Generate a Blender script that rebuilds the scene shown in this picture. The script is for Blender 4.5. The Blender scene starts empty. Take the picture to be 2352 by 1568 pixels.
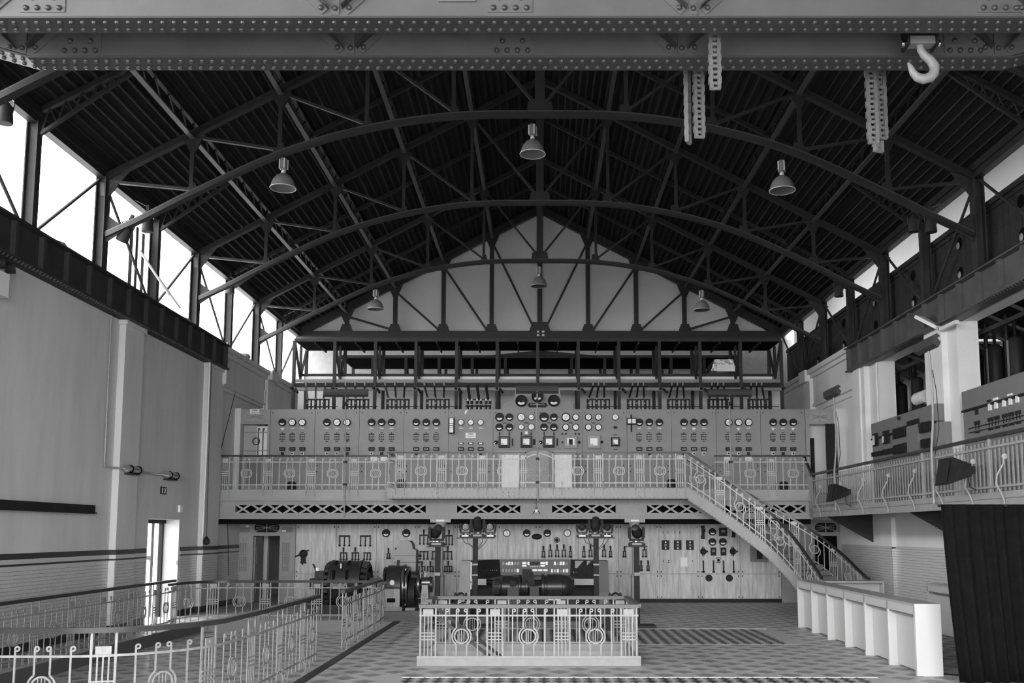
import bpy, math, random
from mathutils import Vector, Matrix
random.seed(7)
SC = bpy.context.scene
COL = SC.collection
# ---------------------------------------------------------------- camera
CAMH = 2.2; PIT = math.radians(6.3); FPX = 2200.0; CXP = 1240.0; CYP = 980.0
cd = bpy.data.cameras.new('camera'); cam = bpy.data.objects.new('camera', cd); COL.objects.link(cam)
cd.sensor_width = 36.0; cd.sensor_fit = 'HORIZONTAL'; cd.lens = FPX / 2352 * 36.0
cd.shift_x = (1176 - CXP) / 2352; cd.shift_y = (CYP - 784) / 2352
cd.clip_start = .1; cd.clip_end = 400
cam.location = (0, 0, CAMH); cam.rotation_euler = (math.pi / 2 + PIT, 0, 0)
SC.camera = cam
# ---------------------------------------------------------------- sky, exposure
wd = bpy.data.worlds.new('overcast_sky'); SC.world = wd; wd.use_nodes = True
bg = wd.node_tree.nodes['Background']; bg.inputs[0].default_value = (1, 1, 1, 1); bg.inputs[1].default_value = 5.0
SC.view_settings.view_transform = 'Standard'; SC.view_settings.look = 'None'
SC.view_settings.gamma = 1.0; SC.view_settings.use_curve_mapping = False
SC.view_settings.exposure = 2.1
# sky portals in the openings that let the daylight in (guide sampling only, they emit nothing)
def portal(loc, rot, sx, sy):
    l = bpy.data.lights.new('window_portal', 'AREA'); l.shape = 'RECTANGLE'; l.size = sx; l.size_y = sy
    l.cycles.is_portal = True
    o = bpy.data.objects.new('window_portal', l); COL.objects.link(o); o.location = loc; o.rotation_euler = rot
portal((-9.9, 19.0, 8.85), (0, -math.pi / 2, 0), 2.3, 38.0)
portal((0, -3.1, 3.9), (math.pi / 2, 0, 0), 15.6, 6.2)
# ---------------------------------------------------------------- helpers
_m = {}
def gm(name, v, rough=.6, metal=0.0, var=.0, scale=3.0, bump=0.0, stretch=None, spec=.5):
    """grey procedural material; var = tonal wear, stretch = (x,y,z) noise stretch for streaks"""
    if name in _m: return _m[name]
    m = bpy.data.materials.new(name); m.use_nodes = True; nt = m.node_tree; b = nt.nodes['Principled BSDF']
    b.inputs['Roughness'].default_value = rough; b.inputs['Metallic'].default_value = metal
    b.inputs['Base Color'].default_value = (v, v, v, 1); b.inputs['Specular IOR Level'].default_value = spec
    if var or bump:
        g = nt.nodes.new('ShaderNodeNewGeometry'); mp = nt.nodes.new('ShaderNodeMapping')
        nt.links.new(g.outputs['Position'], mp.inputs[0])
        if stretch: mp.inputs['Scale'].default_value = stretch
        n = nt.nodes.new('ShaderNodeTexNoise'); n.inputs['Scale'].default_value = scale; n.inputs['Detail'].default_value = 6
        n.inputs['Roughness'].default_value = .65
        nt.links.new(mp.outputs[0], n.inputs['Vector'])
        if var:
            r = nt.nodes.new('ShaderNodeValToRGB'); r.color_ramp.elements[0].position = .3; r.color_ramp.elements[1].position = .72
            a, c = max(.002, v * (1 - var)), min(.95, v * (1 + var))
            r.color_ramp.elements[0].color = (a, a, a, 1); r.color_ramp.elements[1].color = (c, c, c, 1)
            nt.links.new(n.outputs['Fac'], r.inputs[0]); nt.links.new(r.outputs[0], b.inputs['Base Color'])
        if bump:
            bp = nt.nodes.new('ShaderNodeBump'); bp.inputs['Strength'].default_value = bump; bp.inputs['Distance'].default_value = .02
            nt.links.new(n.outputs['Fac'], bp.inputs['Height']); nt.links.new(bp.outputs[0], b.inputs['Normal'])
    _m[name] = m; return m
def glassm():
    if 'pane_glass' in _m: return _m['pane_glass']
    m = bpy.data.materials.new('pane_glass'); m.use_nodes = True; nt = m.node_tree; nt.nodes.clear()
    o = nt.nodes.new('ShaderNodeOutputMaterial'); t = nt.nodes.new('ShaderNodeBsdfTransparent'); g = nt.nodes.new('ShaderNodeBsdfGlossy')
    g.inputs['Roughness'].default_value = .05; x = nt.nodes.new('ShaderNodeMixShader'); x.inputs[0].default_value = .05
    t.inputs[0].default_value = (.72, .72, .72, 1)
    nt.links.new(t.outputs[0], x.inputs[1]); nt.links.new(g.outputs[0], x.inputs[2]); nt.links.new(x.outputs[0], o.inputs[0])
    _m['pane_glass'] = m; return m

class MB:
    """collects shapes into one mesh"""
    def __init__(s): s.v = []; s.f = []
    def add(s, vs, fs):
        n = len(s.v); s.v += [tuple(p) for p in vs]; s.f += [tuple(i + n for i in f) for f in fs]; return s
    def box(s, x0, x1, y0, y1, z0, z1):
        return s.add([(x0, y0, z0), (x1, y0, z0), (x1, y1, z0), (x0, y1, z0), (x0, y0, z1), (x1, y0, z1), (x1, y1, z1), (x0, y1, z1)],
                     [(0, 3, 2, 1), (4, 5, 6, 7), (0, 1, 5, 4), (1, 2, 6, 5), (2, 3, 7, 6), (3, 0, 4, 7)])
    def cyl(s, p0, p1, r0, r1=None, n=10, cap=True):
        p0 = Vector(p0); p1 = Vector(p1); r1 = r0 if r1 is None else r1
        d = (p1 - p0).normalized(); a = d.orthogonal().normalized(); b = d.cross(a)
        vs = []
        for p, r in ((p0, r0), (p1, r1)):
            for i in range(n):
                t = 2 * math.pi * i / n; vs.append(p + a * (r * math.cos(t)) + b * (r * math.sin(t)))
        fs = [(i, (i + 1) % n, n + (i + 1) % n, n + i) for i in range(n)]
        if cap: fs += [tuple(range(n - 1, -1, -1)), tuple(range(n, 2 * n))]
        return s.add(vs, fs)
    def lathe(s, prof, n=16, axis='Z', c=(0, 0, 0)):
        """prof = [(r, h)...] turned around an axis through c"""
        vs = []; k = len(prof)
        for r, h in prof:
            for i in range(n):
                t = 2 * math.pi * i / n; x, y = r * math.cos(t), r * math.sin(t)
                p = {'Z': (x, y, h), 'Y': (x, h, y), 'X': (h, x, y)}[axis]
                vs.append((p[0] + c[0], p[1] + c[1], p[2] + c[2]))
        fs = []
        for j in range(k - 1):
            for i in range(n):
                q = (j * n + i, j * n + (i + 1) % n, (j + 1) * n + (i + 1) % n, (j + 1) * n + i)
                fs.append(q if axis != 'Y' else q[::-1])
        if prof[0][0] > 1e-6: fs.append(tuple(range(n - 1, -1, -1)) if axis != 'Y' else tuple(range(n)))
        if prof[-1][0] > 1e-6: t = tuple(range((k - 1) * n, k * n)); fs.append(t if axis != 'Y' else t[::-1])
        return s.add(vs, fs)
    def prism(s, poly, d0, d1, plane='XZ'):
        """poly of 2D points extruded from d0 to d1 along the remaining axis"""
        n = len(poly); f = {'XZ': lambda a, b, d: (a, d, b), 'XY': lambda a, b, d: (a, b, d), 'YZ': lambda a, b, d: (d, a, b)}[plane]
        vs = [f(a, b, d0) for a, b in poly] + [f(a, b, d1) for a, b in poly]
        fs = [tuple(range(n)), tuple(range(2 * n - 1, n - 1, -1))] + [(i, n + i, n + (i + 1) % n, (i + 1) % n) for i in range(n)]
        return s.add(vs, fs)
    def bar(s, p0, p1, w, h, up=(0, 0, 1)):
        """rectangular bar between two points, w across, h along 'up'"""
        p0 = Vector(p0); p1 = Vector(p1); d = (p1 - p0).normalized(); u = Vector(up)
        a = d.cross(u)
        if a.length < 1e-4: a = d.orthogonal()
        a.normalize(); b = a.cross(d).normalized(); a *= w / 2; b *= h / 2
        vs = [p0 - a - b, p0 + a - b, p0 + a + b, p0 - a + b, p1 - a - b, p1 + a - b, p1 + a + b, p1 - a + b]
        return s.add(vs, [(0, 3, 2, 1), (4, 5, 6, 7), (0, 1, 5, 4), (1, 2, 6, 5), (2, 3, 7, 6), (3, 0, 4, 7)])
    def sweep(s, pts, w, h, up=(0, 0, 1)):
        """rectangular section swept along a polyline (mitred), up = section's h direction"""
        P = [Vector(p) for p in pts]; n = len(P); vs = []; u = Vector(up)
        for i in range(n):
            d = (P[min(i + 1, n - 1)] - P[max(i - 1, 0)]).normalized(); a = d.cross(u).normalized(); b = a.cross(d).normalized()
            for x, y in ((-1, -1), (1, -1), (1, 1), (-1, 1)): vs.append(P[i] + a * (x * w / 2) + b * (y * h / 2))
        fs = [(0, 1, 2, 3), tuple(range(4 * n - 1, 4 * n - 5, -1))]
        for i in range(n - 1):
            for j in range(4): fs.append((4 * i + j, 4 * i + 4 + j, 4 * i + 4 + (j + 1) % 4, 4 * i + (j + 1) % 4))
        return s.add(vs, fs)
    def tube(s, pts, r, n=8):
        P = [Vector(p) for p in pts]; k = len(P); vs = []; a = None
        for i in range(k):
            d = (P[min(i + 1, k - 1)] - P[max(i - 1, 0)]).normalized()
            a = d.orthogonal().normalized() if a is None else (a - d * a.dot(d)).normalized()
            b = d.cross(a); rr = r[i] if isinstance(r, (list, tuple)) else r
            for j in range(n):
                t = 2 * math.pi * j / n; vs.append(P[i] + a * (rr * math.cos(t)) + b * (rr * math.sin(t)))
        fs = [(i * n + j, i * n + (j + 1) % n, (i + 1) * n + (j + 1) % n, (i + 1) * n + j) for i in range(k - 1) for j in range(n)]
        fs += [tuple(range(n - 1, -1, -1)), tuple(range((k - 1) * n, k * n))]
        return s.add(vs, fs)
    def ring(s, c, ro, ri, d0, d1, n=20, a0=0, a1=2 * math.pi):
        """flat ring (arc) in the XZ plane around c, thick from d0 to d1 in Y"""
        full = abs(a1 - a0 - 2 * math.pi) < 1e-6; k = n if full else n + 1; vs = []
        for i in range(k):
            t = a0 + (a1 - a0) * i / n
            for r in (ro, ri):
                for d in (d0, d1): vs.append((c[0] + r * math.cos(t), c[1] + d, c[2] + r * math.sin(t)))
        fs = []
        for i in range(n):
            a = 4 * i; b = 4 * ((i + 1) % k)
            fs += [(a, b, b + 2, a + 2), (a + 1, a + 3, b + 3, b + 1), (a, a + 1, b + 1, b), (a + 2, b + 2, b + 3, a + 3)]
        if not full: e = 4 * n; fs += [(0, 2, 3, 1), (e, e + 1, e + 3, e + 2)]
        return s.add(vs, fs)
    def mesh(s, name, mat, smooth=False):
        me = bpy.data.meshes.new(name); me.from_pydata(s.v, [], s.f); me.materials.append(mat)
        if smooth:
            me.polygons.foreach_set('use_smooth', [True] * len(me.polygons))
            try: me.set_sharp_from_angle(angle=math.radians(40))
            except Exception: pass
        me.update(); return me
def link(name, me, parent=None, loc=(0, 0, 0), rot=(0, 0, 0), scale=None):
    o = bpy.data.objects.new(name, me); COL.objects.link(o); o.location = loc; o.rotation_euler = rot
    if scale: o.scale = scale
    if parent is not None: o.parent = parent
    return o
def org(parent):
    """world position of an unrotated parent chain"""
    v = Vector((0, 0, 0))
    while parent is not None: v += parent.location; parent = parent.parent
    return v
def obj(name, mb, mat, parent=None, smooth=False):
    """mesh given in world coordinates, placed under an unrotated parent"""
    o = link(name, mb.mesh(name, mat, smooth), parent)
    if parent is not None: o.location = -org(parent)
    return o
def tag(o, label, cat, group=None, kind=None):
    o['label'] = label; o['category'] = cat
    if group: o['group'] = group
    if kind: o['kind'] = kind
    return o
def thing(name, label, cat, loc=(0, 0, 0), group=None, rotz=0):
    o = bpy.data.objects.new(name, None); COL.objects.link(o); o.location = loc; o.rotation_euler = (0, 0, rotz)
    o.empty_display_size = .1
    return tag(o, label, cat, group)
def struct(name, mb, mat, parent=None):
    o = obj(name, mb, mat, parent)
    if parent is None: o['kind'] = 'structure'
    return o
_cube = {}
def B(name, x0, x1, y0, y1, z0, z1, mat, parent=None):
    """box piece: unit cube shared per material, world coordinates"""
    if mat.name not in _cube: _cube[mat.name] = MB().box(-.5, .5, -.5, .5, -.5, .5).mesh('block', mat)
    o = link(name, _cube[mat.name], parent, scale=(max(abs(x1 - x0), 1e-4), max(abs(y1 - y0), 1e-4), max(abs(z1 - z0), 1e-4)))
    o.location = Vector(((x0 + x1) / 2, (y0 + y1) / 2, (z0 + z1) / 2)) - org(parent)
    return o
_cylm = {}
def Cy(name, p0, p1, r, mat, parent=None, n=10):
    """round bar piece between two world points"""
    k = (mat.name, n)
    if k not in _cylm: _cylm[k] = MB().cyl((0, 0, -.5), (0, 0, .5), 1, n=n).mesh('rod', mat, True)
    p0 = Vector(p0); p1 = Vector(p1); d = p1 - p0
    o = link(name, _cylm[k], parent, scale=(r, r, d.length)); o.rotation_euler = d.to_track_quat('Z', 'Y').to_euler()
    o.location = (p0 + p1) / 2 - org(parent); return o
def Bar(name, p0, p1, w, h, mat, parent=None, up=(0, 0, 1)):
    """flat bar piece between two world points (shared unit cube)"""
    if mat.name not in _cube: _cube[mat.name] = MB().box(-.5, .5, -.5, .5, -.5, .5).mesh('block', mat)
    p0 = Vector(p0); p1 = Vector(p1); d = p1 - p0; z = d.normalized(); u = Vector(up); a = z.cross(u)
    if a.length < 1e-4: a = z.orthogonal()
    a.normalize(); b = z.cross(a)
    M = Matrix((a, b, z)).transposed()
    o = link(name, _cube[mat.name], parent, scale=(w, h, d.length)); o.rotation_euler = M.to_euler()
    o.location = (p0 + p1) / 2 - org(parent); return o
def copy_tree(o, parent=None):
    c = o.copy(); COL.objects.link(c); c.parent = parent
    for ch in list(o.children): copy_tree(ch, c)
    return c
_sp, _cp = math.sin(PIT), math.cos(PIT)
def at(u, v, Y):
    """point of the vertical plane at distance Y that stands at this place of the survey photo: (X, Z)"""
    a = (u - CXP) / FPX; b = (CYP - v) / FPX; t = Y / (_cp - b * _sp)
    return a * t, CAMH + (_sp + b * _cp) * t
def textmesh(body, size, mat):
    c = bpy.data.curves.new('lettering', 'FONT'); c.body = body; c.size = size; c.align_x = 'CENTER'; c.align_y = 'CENTER'; c.extrude = .002
    o = bpy.data.objects.new('lettering', c); COL.objects.link(o)
    bpy.context.view_layer.update()
    me = bpy.data.meshes.new_from_object(o); bpy.data.objects.remove(o); me.materials.clear(); me.materials.append(mat); return me
def letters(name, body, size, mat, X, Y, Z, parent):
    """upright lettering facing the hall (-Y)"""
    o = link(name, textmesh(body, size, mat), parent, rot=(math.pi / 2, 0, 0)); o.location = Vector((X, Y, Z)) - org(parent); return o
# ---------------------------------------------------------------- materials
M_wall = gm('painted_plaster', .58, .8, var=.13, scale=1.1, stretch=(1, 1, .2))
M_wallR = gm('pale_plaster', .74, .8, var=.05, scale=.7)
M_gable = gm('gable_plaster', .70, .85, var=.06, scale=.6)
M_brickw = gm('whitewashed_brick', .42, .8, var=.12, scale=5, bump=.3)
M_tile = gm('glazed_tile', .52, .25, var=.12, scale=9, stretch=(1, 4.5, 14))
M_tileR = gm('pale_glazed_tile', .62, .2, var=.1, scale=9, stretch=(1, 4.5, 14))
M_grout = gm('tile_grout', .10, .9)
M_black = gm('black_band_tile', .018, .3, var=.3, scale=8)
M_floorL = gm('floor_tile_pale', .42, .45, var=.10, scale=1.5, spec=.25)
M_floorD = gm('floor_tile_dark', .22, .45, var=.12, scale=3, spec=.25)
M_mosL = gm('mosaic_pale', .42, .5, var=.1, scale=9)
M_mosD = gm('mosaic_black', .02, .4)
M_dsteel = gm('dark_painted_steel', .035, .65, var=.25, scale=2.5, spec=.25)
M_roofst = gm('roof_steel', .02, .5, var=.2, scale=2)
M_ltst = gm('roof_steel_lit', .07, .4)  # lighter roof steel: window light on the flanges put into the colour
M_plank = gm('roof_plank', .014, .85, var=.45, scale=1.2, stretch=(6, .35, 6))
M_plank2 = gm('roof_plank_worn', .024, .85, var=.45, scale=1.2, stretch=(6, .35, 6))
M_crane = gm('crane_paint', .135, .42, var=.12, scale=1.2)
M_craneD = gm('crane_flange_paint', .05, .45, var=.15, scale=2)
M_rivet = gm('rivet_paint', .06, .32)
M_rail = gm('rail_paint', .25, .4, var=.18, scale=14)
M_railn = gm('worn_pale_rail_paint', .26, .42, var=.12, scale=6)
M_grail = gm('gallery_rail_paint', .40, .4, var=.15, scale=14)
M_hand = gm('dark_handrail', .03, .3, var=.2, scale=4, spec=.3)
M_wood = gm('waxed_wood_handrail', .09, .5, var=.25, scale=3, stretch=(1, 1, 8))
M_gal = gm('gallery_paint', .30, .5, var=.12, scale=1.5)
M_lat = gm('lattice_paint', .26, .5, var=.1, scale=2)
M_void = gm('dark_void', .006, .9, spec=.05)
M_marb = gm('marble', .50, .55, var=.34, scale=2.6, stretch=(5, 5, .5))
M_slate = gm('grey_slate_panel', .25, .6, var=.07, scale=2)
M_slateJ = gm('panel_joint', .05, .8)
M_blk = gm('black_bakelite', .016, .55, spec=.2)
M_blk2 = gm('black_iron', .02, .6, var=.3, scale=6, spec=.12)
M_mach = gm('machine_black', .02, .3, var=.3, scale=6, spec=.3)
M_lamph = gm('lamp_trough', .06, .6, spec=.2)
M_dial = gm('dial_white', .8, .4)
M_ring = gm('dial_rim', .12, .3)
M_lab = gm('label_white', .75, .5)
M_mid = gm('mid_grey_paint', .18, .45)
M_white = gm('white_laminate', .51, .35)
M_white2 = gm('white_counter_top', .36, .3)
M_curt = gm('black_velvet', .005, .95, var=.3, scale=6, spec=.1)
M_chrome = gm('bright_metal', .5, .2, metal=1.0)
M_iron = gm('polished_iron', .10, .25, metal=.7, var=.3, scale=5)
M_lamp = gm('lamp_enamel', .22, .35)
M_lampin = gm('lamp_reflector', .6, .25)
M_cab = gm('cabinet_grey', .17, .45, var=.06, scale=2)
M_door = gm('painted_joinery', .28, .5, var=.1, scale=3)
M_sky = gm('frosted_glass', .35, .3)
M_conc = gm('plinth_concrete', .10, .7, var=.2, scale=3)
M_cons = gm('console_grey', .14, .65)
# ================================================================ setting
XL, XR = -9.6, 9.6
YN = -3.0            # the near end of the hall, behind the camera, has an added opening for daylight
YE = 37.8            # end wall
# ---- ground outside
struct('ground', MB().box(-90, 90, -90, 110, -3.4, -3.2), gm('outside_ground', .25, .9, var=.2, scale=.3))
# ---- floor with a sunken bay on the left and a stair pit in the middle
SX0, SX1, SY0, SY1, SZ = -8.45, -3.6, 11.1, 24.35, -.25     # sunken bay
PX0, PX1, PY0, PY1, PZ = -1.93, 1.58, 16.42, 18.28, -2.6    # stair pit
fl = MB()
for a in ((XL - .5, SX0, YN, 31, ), (SX0, SX1, YN, SY0), (SX0, SX1, SY1, 31), (SX1, PX0, YN, 31), (PX0, PX1, YN, PY0), (PX0, PX1, PY1, 31), (PX1, 14, YN, 31), (XL - .5, 14, 31, 38)):
    fl.box(a[0], a[1], a[2], a[3], -.2, 0)
floor = struct('floor', fl, M_floorL)
fl2 = MB().box(SX0 - .1, SX1 + .1, SY0 - .1, SY1 + .1, SZ - .15, SZ)
for a in ((SX0 - .05, SX0, SY0, SY1), (SX1, SX1 + .05, SY0, SY1), (SX0, SX1, SY1, SY1 + .05), (SX0, SX1, SY0 - .05, SY0)): fl2.box(*a, SZ, -.2)
floor2 = struct('floor_sunken', fl2, M_floorL)
B('kerb_panel', SX0, SX0 + .03, SY0, SY1, SZ, .0, gm('kerb_panel_paint', .09, .6), floor2)
B('kerb_panel', SX0, SX1, SY1 - .03, SY1, SZ, .02, M_mid, floor2)
B('edge_strip', SX1 - .03, SX1 + .13, SY0, SY1, -.19, .012, M_dsteel, floor)
pit = MB()
for a in ((PX0 - .1, PX0, PY0, PY1), (PX1, PX1 + .1, PY0, PY1), (PX0 - .1, PX1 + .1, PY0 - .1, PY0), (PX0 - .1, PX1 + .1, PY1, PY1 + .1)): pit.box(*a, PZ, -.2)
pit.box(PX0 - .1, PX1 + .1, PY0 - .1, PY1 + .1, PZ - .1, PZ)
struct('floor_pit_lining', pit, gm('pit_lining', .16, .7))
# floor tiles: dark squares set on the diagonal, period .65 m
def diamond(mb, x, y, r, z): mb.add([(x - r, y, z), (x, y - r, z), (x + r, y, z), (x, y + r, z), (x - r, y, z - .01), (x, y - r, z - .01), (x + r, y, z - .01), (x, y + r, z - .01)],
                                    [(0, 1, 2, 3), (0, 4, 5, 1), (1, 5, 6, 2), (2, 6, 7, 3), (3, 7, 4, 0)])
PER = .65; RT = .195
def in_floor(x, y, r):
    if not (XL + r < x < XR - r and 2 < y < 30.6): return False
    if SX0 - r < x < SX1 + r and SY0 - r < y < SY1 + r: return False
    if PX0 - .12 - r < x < PX1 + .12 + r and PY0 - .12 - r < y < PY1 + .12 + r: return False
    if -2.15 - r < x < 5.2 + r and 11.9 - r < y < 14.95 + r: return False
    if -2.15 - r < x < 5.25 + r and 19.35 - r < y < 22.4 + r: return False
    return True
def in_sunk(x, y, r): return SX0 + r + .04 < x < SX1 - r - .04 and SY0 + r < y < SY1 - r - .04
spots = []
for j in range(0, 92):
    for i in range(-16, 17):
        x = -.02 + PER * (i + .5 * (j % 2)); y = 2.2 + j * PER / 2
        if in_floor(x, y, RT): spots.append((x, y, 0))
        elif in_sunk(x, y, RT): spots.append((x, y, SZ))
tm = MB(); diamond(tm, 0, 0, RT, 0); tm = tm.mesh('tile', M_floorD)
def seen(p):
    zc = p[1] * _cp; u = CXP + FPX * p[0] / zc; v = CYP + FPX * ((CAMH - p[2]) * _cp + p[1] * _sp) / (zc - CAMH * _sp)
    return -20 < u < 2372 and v < 1580
vis = sorted([p for p in spots if seen(p)], key=lambda p: p[1])
rest = {0: MB(), SZ: MB()}
ntile = {0: 0, SZ: 0}
for p in vis:
    if ntile[p[2]] < (290 if p[2] == 0 else 120):
        ntile[p[2]] += 1; link('tile', tm, floor if p[2] == 0 else floor2, (p[0], p[1], p[2] + .004))
    else: diamond(rest[p[2]], p[0], p[1], RT, p[2] + .004)
for p in spots:
    if not seen(p): diamond(rest[p[2]], p[0], p[1], RT, p[2] + .004)
for z, f in ((0, floor), (SZ, floor2)):
    if rest[z].v: o = obj('far_tiles', rest[z], M_floorD, f); o['kind'] = 'stuff'
# mosaic fields
MP = .227
B('mosaic_field', -2.1, 5.15, 11.95, 14.93, -.01, .003, M_mosL, floor)
B('mosaic_field', -2.1, 5.2, 19.4, 22.36, -.01, .003, M_mosL, floor)
mm = MB(); diamond(mm, 0, 0, .098, 0); mm.box(-.016, .016, .085, .142, -.004, -.0005); mm = mm.mesh('mosaic_tile', M_mosD)
mst = MB()
for k in range(13):
    for i in range(31):
        x = -1.98 + MP * i; y = 14.81 - MP * k
        if x > 5.06: continue
        if k < 6: link('mosaic_tile', mm, floor, (x, y, .007))
        else: diamond(mst, x, y, .098, .007)
        y2 = 22.24 - MP * k; x2 = -1.98 + MP * i
        if y2 > 19.45 and x2 < 5.12: diamond(mst, x2, y2, .098, .007); mst.box(x2 - .016, x2 + .016, y2 - .142, y2 - .085, 0, .006)
o = obj('far_mosaic_tiles', mst, M_mosD, floor); o['kind'] = 'stuff'
for (y, x0, x1) in ((14.93, -2.1, 5.15), (22.36, -2.1, 5.2)): B('brass_strip', x0, x1, y, y + .02, -.01, .008, M_lab, floor)
# ---- left wall
DY0, DY1, DZ = 23.6, 25.65, 2.54
ZG0, ZG1 = 7.05, 7.75
wl = MB()
wl.box(XL - .6, XL, YN, DY0, 0, ZG0).box(XL - .6, XL, DY1, YE, 0, ZG0).box(XL - .6, XL, DY0, DY1, DZ, ZG0).box(XL - .6, XL - .15, YN, YE, ZG0, ZG1)
wall_left = struct('wall_left', wl, M_wall)
for y0, y1 in ((21.5, 22.5), (27.05, 28.3), (32.6, 33.6), (15.0, 15.9), (9.4, 10.3)):
    B('pilaster', XL, XL + .15, y0, y1, .15, ZG0, M_wall, wall_left)
    if y0 < 30: B('capital', XL, XL + .2, y0 - .05, y1 + .05, ZG0 - .12, ZG0, M_wall, wall_left)
# glazed tile dado: each tile a thin block on dark grout
def dado(parent, segs, xf, sgn, mat, near_first, zt=1.56, zb=.16):
    """segs = [(y0, y1, x offset)]; tiles on a wall facing +-X"""
    pieces = []
    for (y0, y1, off) in segs:
        B('grout_bed', xf + sgn * off, xf + sgn * (off + .006), y0, y1, zb, zt, M_grout, parent)
        rows = int(round((zt - zb) / .07)); L = .215
        for r in range(rows):
            y = y0 - (L / 2 if r % 2 else 0)
            while y < y1:
                a, b = max(y, y0), min(y + L, y1)
                if b - a > .03: pieces.append((a, b, zb + r * .07, off))
                y += L
    pieces.sort(key=lambda p: (p[0] if near_first else p[0]) - p[2] * 2.0)
    st = MB(); n = 0
    for a, b, z, off in pieces:
        x0, x1 = xf + sgn * (off + .004), xf + sgn * (off + .012)
        if n < 300 and a > 14.6: n += 1; B('tile', x0, x1, a + .003, b - .003, z + .003, z + .067, mat, parent)
        else: st.box(min(x0, x1), max(x0, x1), a + .003, b - .003, z + .003, z + .067)
    if st.v: o = obj('far_tiles', st, mat, parent); o['kind'] = 'stuff'
segsL = [(13.0, 15.0, 0), (15.0, 15.9, .15), (15.9, 21.5, 0), (21.5, 22.5, .15), (22.5, DY0 - .1, 0), (DY1 + .1, 27.05, 0), (27.05, 28.3, .15), (28.3, 30.78, 0)]
dado(wall_left, segsL, XL, 1, M_tile, True)
for y0, y1, off in segsL:
    for n_, z0, z1, mt in (('dado_band', 1.71, 1.82, M_black), ('dado_band', 1.585, 1.625, M_black), ('dado_tile_row', 1.625, 1.71, M_tile), ('dado_tile_row', 1.556, 1.585, M_tile)):
        B(n_, XL + off, XL + off + .018, y0, y1, z0, z1, mt, wall_left)
for y0, off in ((15.0, 1), (21.5, 1), (27.05, 1)):   # near faces of the pilasters: bright reflections painted as paler tile
    for r in range(20): B('tile', XL + .012, XL + .15, y0 - .012, y0 - .002, .163 + r * .07, .227 + r * .07, M_tileR, wall_left)
    B('dado_band', XL, XL + .168, y0 - .018, y0, 1.71, 1.82, M_black, wall_left); B('dado_band', XL, XL + .168, y0 - .018, y0, 1.585, 1.625, M_black, wall_left)
bl = MB().box(XL, XL + .02, YN, DY0 - .1, 0, .16).box(XL, XL + .02, DY1 + .1, 30.78, 0, .16)
for y0, y1 in ((15.0, 15.9), (21.5, 22.5), (27.05, 28.3)): bl.box(XL, XL + .17, y0 - .02, y1 + .02, 0, .16)
struct('baseboard_left', bl, M_black)
# masonry cornice beyond the runway beam
co = MB()
for (z0, z1, d) in ((6.45, 6.55, .10), (6.55, 6.62, .16), (6.62, 7.45, .12), (7.45, 7.6, .2), (7.6, 7.75, .28)): co.box(XL, XL + d, 28.3, YE, z0, z1)
for (z0, z1, d) in ((6.35, 6.62, .24), (6.62, 7.45, .22), (7.45, 7.8, .36)): co.box(XL, XL + d, 32.7, 33.5, z0, z1)
co.box(XL - .1, XL + .26, 28.2, 28.34, 6.6, 7.85)
tr = struct('trim_1', co, M_wall)
B('iron_bracket', XL, XL + .22, 32.85, 33.25, 5.4, 6.35, M_blk2, tr)
# ---- right wall
wr = MB()
wr.box(XR, XR + .5, YN, YE, 0, 2.9)
wr.box(XR, XR + .5, 26.9, YE, 2.9, ZG1 + .05).box(XR, XR + .5, 21.7, 23.2, 2.9, ZG0).box(XR, XR + .5, 11, 14, 2.9, ZG0).box(XR, XR + .5, YN, 4, 2.9, ZG0)
wr.box(XR + .15, XR + .5, YN, 26.9, ZG0, ZG1)
wall_right = struct('wall_right', wr, M_wallR)
for y0, y1 in ((27.6, 28.7), (22.2, 23.2)): B('pilaster', XR - .15, XR, y0, y1, 2.9, ZG0, M_wallR, wall_right)
for y0, y1 in ((27.9, 28.4), ): B('pilaster_strip', XR - .2, XR - .15, y0, y1, 2.9, ZG0, M_wallR, wall_right)
co = MB()
for (z0, z1, d) in ((6.35, 6.42, .06), (6.55, 6.65, .10), (6.65, 7.55, .06), (7.55, 7.68, .16), (7.68, 7.84, .26)): co.box(XR - d, XR, 28.8, YE, z0, z1)
for (z0, z1, d) in ((6.2, 6.5, .2), (6.5, 7.45, .18), (7.45, 7.86, .34)): co.box(XR - d, XR, 33.1, 33.9, z0, z1)
co.box(XR - .14, XR, 33.2, 33.8, 2.9, 6.3)
struct('trim_2', co, M_wallR)
segsR = [(14.0, 20.0, 0), (20.0, 20.9, .12), (20.9, 26.0, 0), (26.0, 26.9, .12), (26.9, 30.7, 0)]
dado(wall_right, segsR, XR, -1, M_tileR, True, zt=1.82)
for y0 in (26.0, 20.0):
    B('pilaster', XR - .12, XR, y0, y0 + .9, 1.82, 2.6, M_wallR, wall_right)
    for r in range(23): B('tile', XR - .12, XR - .012, y0 - .012, y0 - .002, .163 + r * .07, .227 + r * .07, M_tileR, wall_right)
struct('baseboard_right', MB().box(XR - .02, XR, YN, 30.7, 0, .16), M_black)
# neighbouring room on the right: floor, far wall, unseen end walls added to cut sky light
struct('wall_neighbour', MB().box(14.6, 14.9, -14, 48, -.2, 21).box(10.1, 14.6, 47.8, 48, -.2, 21).box(10.1, 14.6, -14, -13.8, -.2, 21), gm('neighbour_wall', .11, .9))
struct('sky_shield_neighbour', MB().box(10.5, 14.9, -14, 48, 14.5, 14.8), M_conc)  # unseen slab added to keep the sky off the far wall
struct('floor_neighbour', MB().box(XR + .5, 14.6, -3, 40, 2.6, 2.85), M_conc)
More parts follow.
